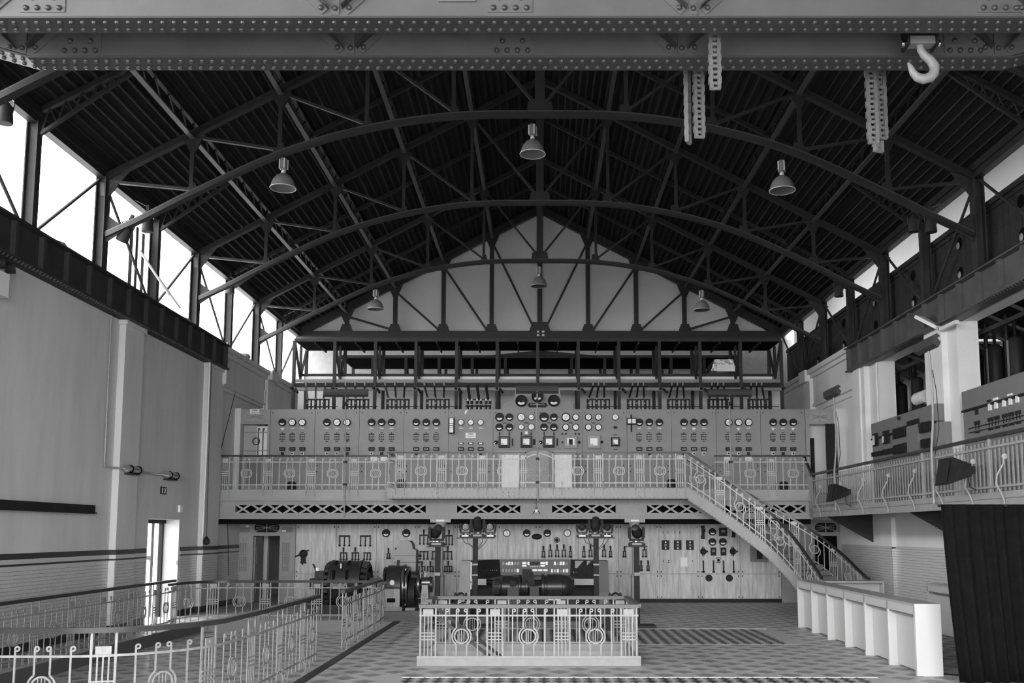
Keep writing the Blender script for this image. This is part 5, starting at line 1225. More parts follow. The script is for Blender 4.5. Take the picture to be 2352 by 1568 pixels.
# ================================================================ fittings on the left wall
cd1 = obj('conduit', MB().tube([(XL + .06, 20.92, 7.0), (XL + .06, 20.95, 3.72), (XL + .06, 20.97, 3.65), (XL + .06, 21.3, 3.64), (XL + .2, 21.5, 3.64), (XL + .2, 22.6, 3.64), (XL + .06, 22.8, 3.64), (XL + .06, 24.7, 3.66)], .022, 8), M_rail); tag(cd1, 'pale conduit running down the left wall and along to two glass lamps', 'conduit')
cd2 = obj('conduit', MB().tube([(XL + .19, 26.95, 7.05), (XL + .19, 26.95, 5.2), (XL + .17, 26.95, 2.05)], .022, 8), M_lab); tag(cd2, 'bright straight conduit down the far left pilaster', 'conduit')
wt = obj('counterweight', MB().lathe([(.02, 2.1), (.05, 2.06), (.09, 2.0), (.09, 1.9), (.03, 1.86)], 10, 'Z', (XL + .3, 26.9, 0)).cyl((XL + .3, 26.9, 2.08), (XL + .25, 26.9, 7.1), .008, n=5), M_blk); tag(wt, 'small black weight on a long cord by the far left pilaster', 'weight')
def glass_lamp(y, z, off, label):
    t = thing('bulkhead_lamp', label, 'lamp', (XL + off, y, z), 'caged glass wall lamps')
    obj('glass', MB().cyl((XL + off, y - .02, z), (XL + off, y + .5, z), .075, n=14), M_sky, t, True); obj('socket', MB().cyl((XL + off, y - .18, z), (XL + off, y, z), .085, n=14), M_chrome, t, True)
    for q in (0, .45): obj('cage_ring', MB().lathe([(.095, -.012), (.1, 0), (.095, .012), (.085, 0), (.095, -.012)], 14, 'Y', (XL + off, y + q, z)), M_blk, t)
    for a in (0, 2.1, 4.2): obj('cage_bar', MB().cyl((XL + off + .095 * math.cos(a), y, z + .095 * math.sin(a)), (XL + off + .095 * math.cos(a), y + .5, z + .095 * math.sin(a)), .008, n=5), M_blk, t)
    B('wall_shelf', XL, XL + off + .06, y, y + .4, z - .12, z - .1, M_blk, t)
glass_lamp(21.75, 3.64, .28, 'caged glass lamp on the near left pilaster'); glass_lamp(24.4, 3.66, .16, 'caged glass lamp above the left wall exit sign')
ex = thing('exit_sign', 'small dark emergency exit sign with white door pictogram', 'sign', (XL + .01, 24.4, 3.25))
B('sign_plate', XL, XL + .02, 24.25, 24.6, 3.17, 3.36, M_blk, ex); B('pictogram_door', XL + .02, XL + .025, 24.32, 24.38, 3.2, 3.33, M_lab, ex); obj('pictogram_figure', MB().prism([(24.44, 3.2), (24.5, 3.27), (24.46, 3.32), (24.52, 3.34), (24.55, 3.27), (24.52, 3.19)], XL + .02, XL + .025, 'YZ'), M_lab, ex)
sw = obj('switch_box', MB().box(XL, XL + .06, 25.5, 25.72, 2.74, 2.92), M_lab); tag(sw, 'small white switch box above the left side door', 'switch')
ib = obj('wall_rail', MB().box(XL, XL + .12, 13, 20.5, 2.60, 2.78).box(XL + .12, XL + .16, 13, 20.5, 2.60, 2.63), M_blk2); tag(ib, 'dark iron channel fixed along the near left wall', 'rail')
cd3 = obj('conduit', MB().tube([(XR - .04, 26.86, 7.0), (XR - .04, 26.86, RZ + 2.3), (XR - .04, 26.8, RZ + .1)], .025, 8), M_lab); tag(cd3, 'bright vertical conduit on the pier of the far right opening', 'conduit')
# side door in the left wall
dr = thing('door_1', '', '', (XL - .3, 24.6, 0)); del dr['label']; del dr['category']; dr['kind'] = 'structure'
B('reveal', XL - .6, XL + .002, DY1 - .02, DY1, 0, DZ, M_white, dr); B('frame_post', XL - .5, XL - .4, DY1 - .12, DY1 - .02, 0, DZ, M_blk, dr); B('door_head', XL - .55, XL - .35, DY0, DY1, DZ - .1, DZ, M_blk2, dr)
B('leaf_stile', XL - .62, XL - .55, 25.2, 25.38, 0, 2.44, M_gal, dr); B('leaf_stile', XL - .62, XL - .58, 24.3, 24.36, 0, 2.44, M_lab, dr); B('leaf_rail', XL - .62, XL - .58, 23.7, 25.3, 1.5, 1.6, M_lab, dr)
B('leaf_glass', XL - .615, XL - .605, 23.65, 25.25, .1, 2.4, glassm(), dr); B('latch', XL - .02, XL + .03, DY1 - .08, DY1 - .03, 1.35, 1.47, M_mid, dr)
# ================================================================ side gallery switch cabinets
def atx(u, v, X):
    a = (u - CXP) / FPX; b = (CYP - v) / FPX; t = X / a; return (_cp - b * _sp) * t, CAMH + (_sp + b * _cp) * t
def cabinet(label, Y0, Y1, ztop, joints, cap):
    t = thing('switch_cabinet', label, 'cabinet', (9.3, (Y0 + Y1) / 2, RZ))
    B('body', 9.25, 9.85, Y0, Y1, RZ, ztop - .42, M_cab, t)
    ys = [Y1] + joints + [Y0]
    for a, b in zip(ys[:-1], ys[1:]): B('top_panel', 9.22, 9.85, b + .01, a - .01, ztop - .40, ztop, M_cab, t); B('door', 9.235, 9.25, b + .015, a - .015, RZ + .05, ztop - .46, M_cab, t)
    B('cornice_strip', 9.2, 9.25, Y0, Y1, ztop - .45, ztop - .41, M_blk2, t)
    return t
c1 = cabinet('long grey switch cabinet with black breaker rows in the far right opening', 22.2, 26.5, 5.2, [25.45, 24.5, 23.35], 0)
def onc(t, X, u0, u1, v0, v1, name, mat, d=.06):
    a = atx(u0, (v0 + v1) / 2, X); b = atx(u1, (v0 + v1) / 2, X); z1 = atx((u0 + u1) / 2, v0, X)[1]; z0 = atx((u0 + u1) / 2, v1, X)[1]
    return B(name, X - d, X, min(a[0], b[0]), max(a[0], b[0]), z0, z1, mat, t)
def z6(x, y): return 1850 + x / 4.685, 900 + y / 4.685
for (a, b, c, d, n, m) in ((740, 790, 445, 580, 'contactor', M_blk2), (850, 912, 415, 555, 'contactor', M_blk2), (745, 762, 470, 570, 'contactor_plate', M_lab), (848, 862, 475, 545, 'contactor_plate', M_lab), (955, 1100, 380, 490, 'open_bay', M_blk), (960, 1100, 560, 660, 'open_bay', M_blk), (1110, 1235, 360, 680, 'bare_panel', M_mid), (1110, 1235, 300, 350, 'open_bay', M_blk), (1010, 1030, 265, 300, 'vent', M_blk)):
    (u0, v0), (u1, v1) = z6(a, c), z6(b, d); onc(c1, 9.235, u0, u1, v0, v1, n, m, .05 if m != M_lab else .06)
for x0, y0, w, h, n in ((728, 650, 20, 45, 5), (848, 620, 20, 55, 5), (960, 400, 24, 90, 5), (965, 580, 24, 80, 5), (1242, 330, 40, 110, 3), (1258, 510, 36, 95, 3)):
    for i in range(n):
        (u0, v0), (u1, v1) = z6(x0 + i * w * 1.05, y0 - i * w * .22), z6(x0 + i * w * 1.05 + w * .8, y0 + h - i * w * .22); onc(c1, 9.2, u0, u1, v0, v1, 'breaker', M_blk2, .05)
c2 = cabinet('near grey switch cabinet with mimic diagram at the right edge', 15.5, 20.75, 5.25, [19.75, 18.75, 17.7, 16.6], 0)
for (a, b, c, d, m) in ((1978, 2005, 125, 200, M_lab), (2045, 2072, 108, 180, M_lab), (2130, 2158, 85, 158, M_lab), (2200, 2228, 65, 138, M_lab), (2272, 2302, 42, 115, M_lab), (1838, 1860, 165, 240, M_blk), (1965, 2005, 85, 105, M_blk), (2030, 2080, 62, 88, M_lab), (2115, 2165, 38, 58, M_mid), (2185, 2235, 18, 40, M_lab)):
    (u0, v0), (u1, v1) = z6(a, c), z6(b, d); onc(c2, 9.23, u0, u1, v0, v1, 'indicator', m, .03)
for x, y in ((1835, 335), (1868, 328), (1980, 298), (2013, 290), (2048, 280), (2080, 272), (2133, 260), (2165, 250), (2202, 242), (2236, 232), (2275, 225), (2310, 215)):
    (u0, v0), (u1, v1) = z6(x - 10, y - 20), z6(x + 10, y + 20); onc(c2, 9.23, u0, u1, v0, v1, 'mimic_symbol', M_blk, .02)
    (u0, v0), (u1, v1) = z6(x - 2, y + 20), z6(x + 2, y + 75); onc(c2, 9.23, u0, u1, v0, v1, 'mimic_line', M_blk, .012)
for x, y in ((1845, 435), (1870, 430), (1988, 405), (2015, 398), (2055, 388), (2085, 380), (2138, 370), (2170, 362), (2208, 353), (2240, 345), (2282, 337), (2315, 330)):
    (u0, v0), (u1, v1) = z6(x - 7, y - 8), z6(x + 7, y + 8); onc(c2, 9.23, u0, u1, v0, v1, 'push_button', M_blk, .03)
for v in (262, 285): (u0, v0), (u1, v1) = z6(1900, v), z6(2352, v - 5); Bar('mimic_bus', (9.225, 20.5, 4.42 - (v - 262) * .004), (9.225, 16, 4.42 - (v - 262) * .004), .012, .02, M_blk, c2)
# ================================================================ open switchgear seen through the openings on the right
gx = 10.7
def gear(y, label):
    t = thing('oil_switch', label, 'switchgear', (gx, y, 5.3), 'open high voltage switchgear')
    obj('tank', MB().lathe([(.16, 5.6), (.18, 5.65), (.18, 6.5), (.14, 6.56), (.06, 6.6)], 12, 'Z', (gx, y, 0)), M_blk, t, True)
    B('tank_rib', gx - .2, gx - .18, y - .03, y + .03, 5.65, 6.5, M_mid, t)
    for dz in (5.5, 5.1):
        for dy in (-.14, .14): obj('insulator', MB().lathe([(.03, -.06), (.07, -.05), (.04, -.02), (.07, 0), (.04, .03), (.06, .05), (.03, .06)], 10, 'X', (gx - .3, y + dy, dz)), M_lab, t, True)
    for k, dz in ((0, 5.55), (1, 5.3), (2, 4.9)): obj('diagonal_strip', MB().bar((gx - .25, y + .3 - k * .2, dz), (gx - .35, y - .5 - k * .2, dz - .8), .05, .02), M_rail, t)
    B('contact_bank', gx - .25, gx + .1, y - .3, y + .25, 4.75, 4.85, M_blk, t); Cy('post', (gx, y + .42, 2.9), (gx, y + .42, 7.2), .05, M_blk, t, 8); Cy('post', (gx + .3, y - .38, 2.9), (gx + .3, y - .38, 7.2), .04, M_blk2, t, 8)
    for q in range(4): Cy('bus_rod', (gx + .1 * q, y - .3 + .15 * q, 2.9), (gx + .1 * q, y - .3 + .15 * q, 4.8), .025, M_blk2, t, 6)
gearlab = ['at the far side of the far right opening', 'in the middle of the far right opening', 'at the near side of the far right opening', 'just past the pier in the near right opening', 'in the near right opening', 'farther in the near right opening', 'at the picture edge in the near right opening']
for y, l in zip((29.4, 28.1, 26.9, 23.2, 22.2, 21.2, 20.2), gearlab): gear(y, 'black high voltage switch with pale insulators ' + l)
for (y0, y1, l) in ((25.6, 33.5, 'dark roof frame with slanting bars above the gear in the far right opening'), (17.5, 25.0, 'dark roof frame with slanting bars above the gear in the near right opening')):
    t = thing('gear_frame', l, 'frame', (11.2, (y0 + y1) / 2, 7))
    B('ceiling_plate', 10.2, 12.6, y0, y1, 7.3, 7.36, M_blk, t); B('back_screen', 12.3, 12.34, y0, y1, 2.9, 4.6, M_blk2, t); B('back_screen', 12.3, 12.34, y0, y1, 5.75, 7.3, M_blk2, t)
    for i in range(4): B('back_screen', 12.3, 12.34, y0 + .6 + i * 1.9, y0 + 1.7 + i * 1.9, 4.6, 5.75, M_blk, t)
    n = int((y1 - y0) / 1.05)
    for i in range(n + 1):
        y = y0 + i * (y1 - y0) / n
        Bar('slanting_bar', (10.2, y, 7.28), (11.4, y + .3, 6.9), .06, .06, M_mid, t); B('screen_post', 12.25, 12.35, y - .05, y + .05, 2.9, 7.3, M_blk, t)
    w = MB()
    y = y0
    while y < y1: w.box(12.28, 12.29, y, y + .016, 4.6, 6.3); y += .12
    for k in range(14): w.box(12.28, 12.29, y0, y1, 4.6 + k * .12, 4.616 + k * .12)
    obj('wire_mesh', w, M_blk, t)['kind'] = 'stuff'
    B('cross_beam', 10.2, 10.3, y0, y1, 6.75, 6.85, M_blk, t)
pj = thing('projector', 'pale round projector on a stand inside the far right opening', 'projector', (9.9, 24.3, 5.2))
obj('housing', MB().cyl((9.75, 24.5, 5.62), (9.75, 23.9, 5.62), .17, n=14), M_lab, pj, True); B('foot_box', 9.6, 9.95, 23.95, 24.5, 5.2, 5.42, M_blk, pj); Cy('stem', (9.75, 24.2, 5.42), (9.75, 24.2, 5.6), .04, M_blk, pj, 8)
# ================================================================ loudspeakers and small lamps on the galleries
def speaker(label, Y, Z, s=1.0):
    t = thing('loudspeaker', label, 'loudspeaker', (RX - .35, Y, Z), 'black wall loudspeakers')
    x = RX - .1
    obj('cabinet', MB().add([(x - .55 * s, Y - .28 * s, Z - .26 * s), (x - .45 * s, Y - .3 * s, Z + .24 * s), (x - .45 * s, Y + .3 * s, Z + .24 * s), (x - .55 * s, Y + .28 * s, Z - .26 * s), (x - .05, Y - .16 * s, Z - .10 * s), (x - .05, Y - .16 * s, Z + .12 * s), (x - .05, Y + .16 * s, Z + .12 * s), (x - .05, Y + .16 * s, Z - .1 * s)],
                               [(0, 1, 2, 3), (4, 7, 6, 5), (0, 4, 5, 1), (1, 5, 6, 2), (2, 6, 7, 3), (3, 7, 4, 0)]), M_blk2, t)
    obj('grille', MB().add([(x - .555 * s, Y - .24 * s, Z - .22 * s), (x - .475 * s, Y - .26 * s, Z + .2 * s), (x - .475 * s, Y + .26 * s, Z + .2 * s), (x - .555 * s, Y + .24 * s, Z - .22 * s)], [(0, 1, 2, 3)]), M_blk, t)
    B('mount', x - .08, x + .06, Y - .06, Y + .06, Z - .05, Z + .09, M_blk, t); obj('cable', MB().tube([(x - .1, Y - .1, Z), (x - .12, Y - .2, Z - .3), (x, Y - .2, Z - .35)], .01, 5), M_blk, t)
speaker('black loudspeaker on the far part of the side gallery railing', 24.6, 3.22, .9); speaker('black loudspeaker on the near part of the side gallery railing', 17.55, 3.32, 1.0)
for k, (u, Y, l) in enumerate(((670, 28.9, 'small black floor spotlight on the left part of the gallery'), (922, 27.7, 'small black floor spotlight at the left end of the platform'), (1542, 27.7, 'small black floor spotlight at the right end of the platform'), (1800, 28.9, 'small black floor spotlight on the right part of the gallery'))):
    X = at(u, 1110, Y)[0]; o = obj('floor_spotlight', MB().lathe([(.1, GZ), (.13, GZ + .02), (.13, GZ + .22), (.1, GZ + .26), (0, GZ + .26)], 12, 'Z', (X, Y, 0)).box(X - .03, X + .03, Y - .14, Y + .14, GZ + .08, GZ + .14), M_blk); tag(o, l, 'spotlight', 'floor spotlights on the gallery')
bl_ = obj('bulkhead_light', MB().lathe([(.16, 0), (.16, -.08), (.1, -.13), (0, -.14)], 14, 'Z', (8.9, 22.6, RZ - .12)), M_cab, None, True); tag(bl_, 'round bulkhead light under the side gallery', 'light')
# ================================================================ white bar counters
def bar_unit(label, pa, pb, depth=.4, h=1.1, end=False):
    """counter from pa to pb, open bays face the left of that direction"""
    a = Vector((pa[0], pa[1], 0)); b = Vector((pb[0], pb[1], 0)); L = (b - a).length; rot = math.atan2(b.y - a.y, b.x - a.x)
    t = thing('bar_counter', label, 'counter', a, 'white bar counter modules', rot)
    bb = lambda n, x0, x1, y0, y1, z0, z1, m: link(n, MB().box(x0, x1, y0, y1, z0, z1).mesh(n, m), t)
    bb('counter_top', .004, L - .004, -depth, .0, h - .04, h, M_white2); bb('front_fascia', .004, L - .004, -.025, 0, h - .17, h - .04, M_white)
    bb('back_panel', .03, L - .03, -.16, -.14, .03, h - .04, M_white); bb('shadow_batten', .03, L - .03, -.05, -.025, h - .2, h - .17, M_cab)
    bb('side_panel', .004, .03, -depth, 0, 0, h - .04, M_white); bb('side_panel', L - .03, L - .004, -depth, 0, 0, h - .04, M_white)
    return t
pts = [(6.02 + (5.82 - 6.02) * k / 6, 22.7 + (15.13 - 22.7) * k / 6) for k in range(7)]
bl2 = ['farthest module of the long white bar', 'second module from the far end of the white bar', 'third module from the far end of the white bar', 'fourth module from the far end of the white bar', 'second nearest module of the white bar', 'nearest module of the white bar with its plain end panel']
for k in range(6): bar_unit(bl2[k], pts[k + 1], pts[k])
tag(B('end_panel', 5.822, 6.225, 15.10, 15.128, 0, 1.1, M_white), 'plain white end panel closing the near end of the bar', 'panel')
bar_unit('white counter closing the far end of the bar, seen from behind', (6.5, 22.5), (7.85, 22.5))
bar_unit('white counter against the right wall beside the curtain', (8.5, 19.0), (8.5, 21.3))
# ================================================================ black curtain
cu = MB(); n = 150; rows = 8; vs = []; fs = []
for j in range(rows + 1):
    z = 2.62 - 2.6 * j / rows
    for i in range(n + 1):
        s = i / n; x = 5.98 + s * 2.9 + (.17 * (j / rows) ** 1.3) * (1 - s); y = 14.3 + .05 * math.sin(s * 95 + .6 * math.sin(s * 23)) * (.55 + .45 * j / rows) + .025 * math.sin(s * 41 + j * .2) + s * .1
        vs.append((x, y, z))
for j in range(rows):
    for i in range(n): k = j * (n + 1) + i; fs.append((k, k + n + 1, k + n + 2, k + 1))
ct = thing('stage_curtain', 'tall black pleated curtain at the right edge', 'curtain', (7.3, 14.3, 0))
me = cu.add(vs, fs).mesh('drape', M_curt, True); o = link('drape', me, ct, (-7.3, -14.3, 0)); md = o.modifiers.new('thickness', 'SOLIDIFY'); md.thickness = .012
Cy('curtain_pipe', (5.95, 14.36, 2.6), (8.9, 14.46, 2.6), .02, M_blk, ct); Cy('curtain_stand', (7.4, 14.42, 0), (7.4, 14.42, 2.6), .025, M_blk, ct); B('stand_base', 7.1, 7.7, 14.25, 14.6, 0, .015, M_blk, ct)
cb = obj('floor_cable', MB().tube([(6.25, 16.0, .01), (6.0, 15.6, .01), (6.3, 15.3, .01), (6.6, 15.0, .01)], .012, 5), M_blk); tag(cb, 'thin black cable on the floor between bar and curtain', 'cable')
# ================================================================ stage lights
def moving_head(kind, label, X, Y, Z, yaw=0, pitch=0, s=1.0):
    """beam: bulky head in a wide yoke; wash: flat round head with many lenses. Z = foot"""
    t = thing('moving_head_light', label, 'stage light', (X, Y, Z), None, 0); t.scale = (s, s, s)
    L = lambda n, mb, m, sm=False: link(n, mb.mesh(n, m, sm), t)
    L('base', MB().prism([(-.17, 0), (.17, 0), (.19, .05), (.15, .10), (-.15, .10), (-.19, .05)], -.12, .12), M_blk)
    L('base_label', MB().box(-.11, .11, -.127, -.12, .03, .075), M_lab if kind == 'wash' else M_cab)
    L('turntable', MB().lathe([(.09, .10), (.09, .125)], 12), M_chrome)
    y = MB().box(-.17, .17, -.05, .05, .125, .17)
    for q in (-1, 1): y.prism([(q * .12, .13), (q * .19, .2), (q * .2, .42), (q * .17, .46), (q * .135, .44), (q * .13, .2)], -.07, .07)
    L('yoke', y, M_blk2)
    if kind == 'beam':
        hd = MB().lathe([(.05, -.16), (.095, -.15), (.105, -.02), (.125, .02), (.125, .16), (.10, .2), (.05, .22)], 14, 'Y'); o = L('head', hd, M_blk2, True)
        o.location = (0, 0, .36); o.rotation_euler = (pitch, 0, yaw); l = link('lens', MB().lathe([(.07, -.161), (.06, -.165), (0, -.17)], 12, 'Y').mesh('lens', M_iron, True), o)
    else:
        hd = MB().lathe([(.10, -.06), (.125, -.05), (.125, .03), (.08, .08), (.05, .1)], 16, 'Y'); o = L('head', hd, M_blk2, True); o.location = (0, 0, .35); o.rotation_euler = (pitch, 0, yaw)
        for k in range(19):
            r, a = (0, 0) if k == 0 else ((.04, k * math.pi / 3) if k < 7 else (.082, k * math.pi / 6))
            link('lens', LENS, o, (r * math.cos(a), -.062, r * math.sin(a)))
    return t
LENS = MB().lathe([(.017, .002), (.017, -.006), (0, -.008)], 8, 'Y').mesh('lens', M_sky, True)
def post_stand(label, X, Y, zt_, w):
    t = thing('light_stand', label, 'stand', (X, Y, 0), 'dark stands of the stage lights')
    B('mast', X - .06, X + .06, Y - .06, Y + .06, .015, zt_ - .02, M_blk2, t); B('mast_collar', X - .066, X + .066, Y - .066, Y + .066, zt_ - .65, zt_ - .61, M_mid, t); B('mast_collar', X - .066, X + .066, Y - .066, Y + .066, 1.2, 1.23, M_mid, t)
    B('top_plate', X - w / 2, X + w / 2, Y - .13, Y + .13, zt_ - .02, zt_, M_dsteel, t); B('base_plate', X - .25, X + .42, Y - .3, Y + .3, 0, .06, M_dsteel, t)
    return t
SY_ = 22.75
def fx_(u, v): return at(u, v, SY_)
for s, u, l in ((-1, 1092, 'T topped dark light stand left of the console'), (1, 1369, 'T topped dark light stand right of the console')):
    X, Z = fx_(u, 1234); t = post_stand(l, X, SY_, Z, .88)
    for q, dx in enumerate((-.3, -.2, .2, .3)): obj('cable', MB().tube([(X + dx, SY_ - .1, Z), (X + dx * .8, SY_ - .12, Z - .12), (X + .06 * (1 if dx > 0 else -1), SY_ - .08, Z - .2 - .03 * q)], .007, 5), M_blk, t)
    for k, (ud, kd, sc, lab) in enumerate(((1097, 'beam', .92, 'middle beam light'), (1069, 'wash', .72, 'left wash light'), (1126, 'wash', .72, 'right wash light')) if s < 0 else ((1368, 'beam', .92, 'middle beam light'), (1337, 'wash', .72, 'left wash light'), (1395, 'wash', .72, 'right wash light'))):
        moving_head(kd, lab + (' on the left T stand' if s < 0 else ' on the right T stand'), fx_(ud, 1234)[0], SY_, Z, (0, .2, -.2)[k] if s < 0 else (0, 2.6, 3.4)[k], -.9 if kd == 'beam' else (.1 if s < 0 else .5), sc)
for u, ul, l, l2 in ((1006, 1003, 'single dark light mast beside the left iron column', 'large beam light on the single mast at left'), (1462, 1462, 'single dark light mast beside the right iron column', 'large beam light on the single mast at right')):
    X, Z = fx_(u, 1254); post_stand(l, X, SY_, Z, .5); moving_head('beam', l2, fx_(ul, 1254)[0], SY_, Z, .5 if u < 1200 else -.3, -.5, 1.0)
for u, l in ((1058, 'low wash light on a case left of the central machine'), (1413, 'low wash light on a case right of the central machine')):
    X = at(u, 1370, 22.2)[0]
    tag(B('flight_case', X - .25, X + .25, 22.0, 22.45, 0, .5, M_blk), 'black case under the low wash light, ' + ('left' if u < 1200 else 'right') + ' of the central machine', 'case')
    moving_head('wash', l, X, 22.2, .5, .3 if u < 1200 else .1, .5, .74)
# ================================================================ control console
CY_ = 26.6
def cc(u, v): return at(u, v, CY_)
k = thing('control_console', 'wide grey control console with slanted panels and dark wings', 'console', (cc(1228, 1380)[0], CY_, 0))
zt_ = cc(1228, 1285)[1]; zm = cc(1228, 1321)[1]
xa, xb = cc(1146, 1300)[0], cc(1312, 1300)[0]; x0, x1 = cc(1060, 1300)[0], cc(1395, 1300)[0]
def slab(pts, d): m = MB(); return m.add([(x, y, z) for x, y, z in pts] + [(x, y + d, z) for x, y, z in pts], [(0, 1, 2, 3), (7, 6, 5, 4), (0, 4, 5, 1), (1, 5, 6, 2), (2, 6, 7, 3), (3, 7, 4, 0)])
ytop = CY_ + .35
obj('centre_panel', slab([(xa, ytop, zt_), (xb, ytop, zt_), (xb - .03, CY_, zm), (xa + .05, CY_, zm)], .04), M_cons, k)
obj('left_wing', slab([(x0 + .28, CY_ - .35, zt_ - .02), (xa, ytop, zt_), (xa + .05, CY_, zm - .02), (x0 + .38, CY_ - .7, zm - .1)], .04), M_blk2, k)
obj('right_wing', slab([(xb, ytop, zt_), (x1 - .3, CY_ - .35, zt_ - .02), (x1 - .4, CY_ - .7, zm - .1), (xb - .03, CY_, zm - .02)], .04), M_blk2, k)
obj('left_cheek', MB().prism([(CY_ + .4, 0), (CY_ + .4, zt_ - .02), (CY_ - .3, zt_ - .02), (CY_ - .72, .62), (CY_ - .72, 0)], x0, x0 + .3, 'YZ'), M_gal, k)
obj('right_cheek', MB().prism([(CY_ + .4, 0), (CY_ + .4, zt_ - .02), (CY_ - .3, zt_ - .02), (CY_ - .72, .62), (CY_ - .72, 0)], x1 - .3, x1, 'YZ'), M_cons, k)
B('left_edge_strip', x0 + .3, x0 + .33, CY_ - .7, CY_ - .3, .7, zt_ - .05, M_lab, k)
B('desk', x0 + .3, x1 - .3, CY_ - .72, CY_ + .3, zm - .16, zm - .13, M_blk2, k); B('knee_panel', x0 + .3, x1 - .3, CY_ + .3, CY_ + .36, 0, zm - .16, M_blk, k)
for a, b in ((1083, 1117), (1319, 1364)): B('desk_front', at(a, 1335, CY_ - .75)[0], at(b, 1335, CY_ - .75)[0], CY_ - .78, CY_ - .72, at(a, 1343, CY_ - .75)[1], at(a, 1329, CY_ - .75)[1], M_gal, k)
B('back_case', x0 + .3, x1 - .3, ytop + .02, ytop + .3, 0, zt_ - .01, M_cons, k)
nsl = Vector((0, -(zt_ - zm), .35)).normalized()
def onp(u, v, w, h, m, name='push_button'):
    f = (v - 1285) / 36.0; z = zt_ + (zm - zt_) * f; y = ytop + (CY_ - ytop) * f; X = cc(u, v)[0]
    o = Bar(name, (X, y - .012, z + h / 2 / 83), (X, y - .012 - .0, z - h / 2 / 83), w / 83, .02, m, k, up=(0, 1, 0)); return o
def z7(x, y): return 1050 + x / 6.533, 1270 + y / 6.533
for (x, y, w, h, m) in ([(690, 165, 34, 60, M_mid), (740, 165, 26, 40, M_lab), (778, 168, 34, 70, M_lab), (822, 168, 26, 66, M_dial), (868, 165, 34, 56, M_mid), (912, 165, 34, 56, M_mid), (1005, 152, 66, 28, M_dial), (1005, 190, 66, 28, M_dial), (1068, 168, 30, 66, M_dial), (1166, 165, 140, 62, M_blk), (1285, 152, 70, 28, M_dial), (1285, 190, 70, 28, M_dial), (1345, 165, 34, 66, M_dial),
                         (1468, 168, 30, 70, M_dial), (1512, 168, 26, 50, M_mid), (1556, 168, 30, 70, M_dial), (1600, 168, 30, 70, M_dial), (1645, 168, 26, 56, M_mid), (910, 272, 34, 70, M_dial), (1046, 258, 130, 30, M_blk), (1165, 258, 70, 30, M_dial), (1245, 258, 66, 30, M_dial), (1325, 258, 66, 30, M_dial), (1424, 275, 30, 66, M_dial), (1466, 275, 26, 66, M_sky), (1512, 275, 30, 66, M_dial), (1556, 275, 26, 50, M_mid), (1600, 275, 26, 66, M_dial), (1648, 275, 40, 72, M_lab)] + [(690 + i * 44, 270, 30, 66, M_mid) for i in range(5)]):
    u, v = z7(x, y); onp(u, v, w / 6.533, h / 6.533, m)
for i in range(6): u, v = z7(1106 + i * 25, 205); onp(u, v, 1.8, 1.8, M_dial, 'lamp_button')
for i in range(11): X = xa - .62 + i * .052; B('wing_book', X, X + .04, CY_ - .42 + .045 * i, CY_ - .38 + .045 * i, zm - .0, zm + .15, M_sky if i % 3 else M_cab, k)
for i in range(8): X = xb + .05 + i * .075; B('wing_button', X, X + .05, CY_ - .02 - .05 * i, CY_ + .02 - .05 * i, zm - .01, zm + .10, M_lab if i in (1, 5) else M_cab, k)
for X in (xb + .1, xb + .42): B('wing_screen', X, X + .26, CY_ + .05 - (X - xb) * .6, CY_ + .1 - (X - xb) * .6, zm + .2, zm + .4, M_cab, k)
# ================================================================ central machine
MY = 23.6
def mm_(u, v): return at(u, v, MY)
t = thing('turbine_set', 'black horizontal turbine and motor set in front of the console', 'machine', (mm_(1228, 1400)[0], MY, 0))
zc = mm_(1228, 1347)[1]
def xof(u): return mm_(u, 1347)[0]
obj('motor_barrel', MB().lathe([(.26, xof(1243)), (.31, xof(1244)), (.31, xof(1250)), (.26, xof(1251)), (.26, xof(1256)), (.30, xof(1257)), (.30, xof(1291)), (.28, xof(1292)), (.28, xof(1300)), (.22, xof(1310)), (.12, xof(1318)), (0, xof(1320))], 24, 'X', (0, MY, zc)), M_mach, t, True)
obj('turbine_casing', MB().lathe([(.10, xof(1132)), (.2, xof(1135)), (.22, xof(1150)), (.27, xof(1154)), (.27, xof(1176)), (.24, xof(1178)), (.24, xof(1190)), (.29, xof(1192)), (.29, xof(1196)), (.22, xof(1198)), (.22, xof(1206)), (.27, xof(1207)), (.27, xof(1212)), (.1, xof(1214)), (.1, xof(1243))], 24, 'X', (0, MY, zc)), M_mach, t, True)
for i in range(8): B('cooling_rib', xof(1131), xof(1147), MY - .24, MY - .2, zc - .16 + i * .04, zc - .14 + i * .04, M_blk, t)
obj('valve_cover', MB().prism([(xof(1199), zc), (xof(1200), zc + .36), (xof(1224), zc + .36), (xof(1229), zc + .05)], MY - .2, MY + .15), M_blk2, t)
obj('support', MB().prism([(xof(1164), .3), (xof(1167), zc), (xof(1192), zc), (xof(1195), .3)], MY - .32, MY - .2), M_lamph, t)
B('bearing_cover', xof(1217), xof(1238), MY - .25, MY + .1, zc - .22, zc + .02, M_lamph, t); B('name_plate', xof(1259), xof(1287), MY - .34, MY - .28, zc - .30, zc - .27, M_lab, t)
B('bed_frame', xof(1130), xof(1320), MY - .3, MY + .3, .1, .62, M_blk, t); B('oil_box', xof(1172), xof(1186), MY - .3, MY - .2, zc + .02, zc + .16, M_blk2, t)
for u in (1218, 1228, 1237): Cy('pipe', (xof(u), MY - .2, .1), (xof(u), MY - .2, zc - .2), .03, M_chrome if u == 1228 else M_mid, t, 8)
tag(B('plinth', xof(1120), xof(1330), MY - .45, MY + .5, 0, .1, M_conc), 'low dark plinth under the black turbine set', 'plinth')
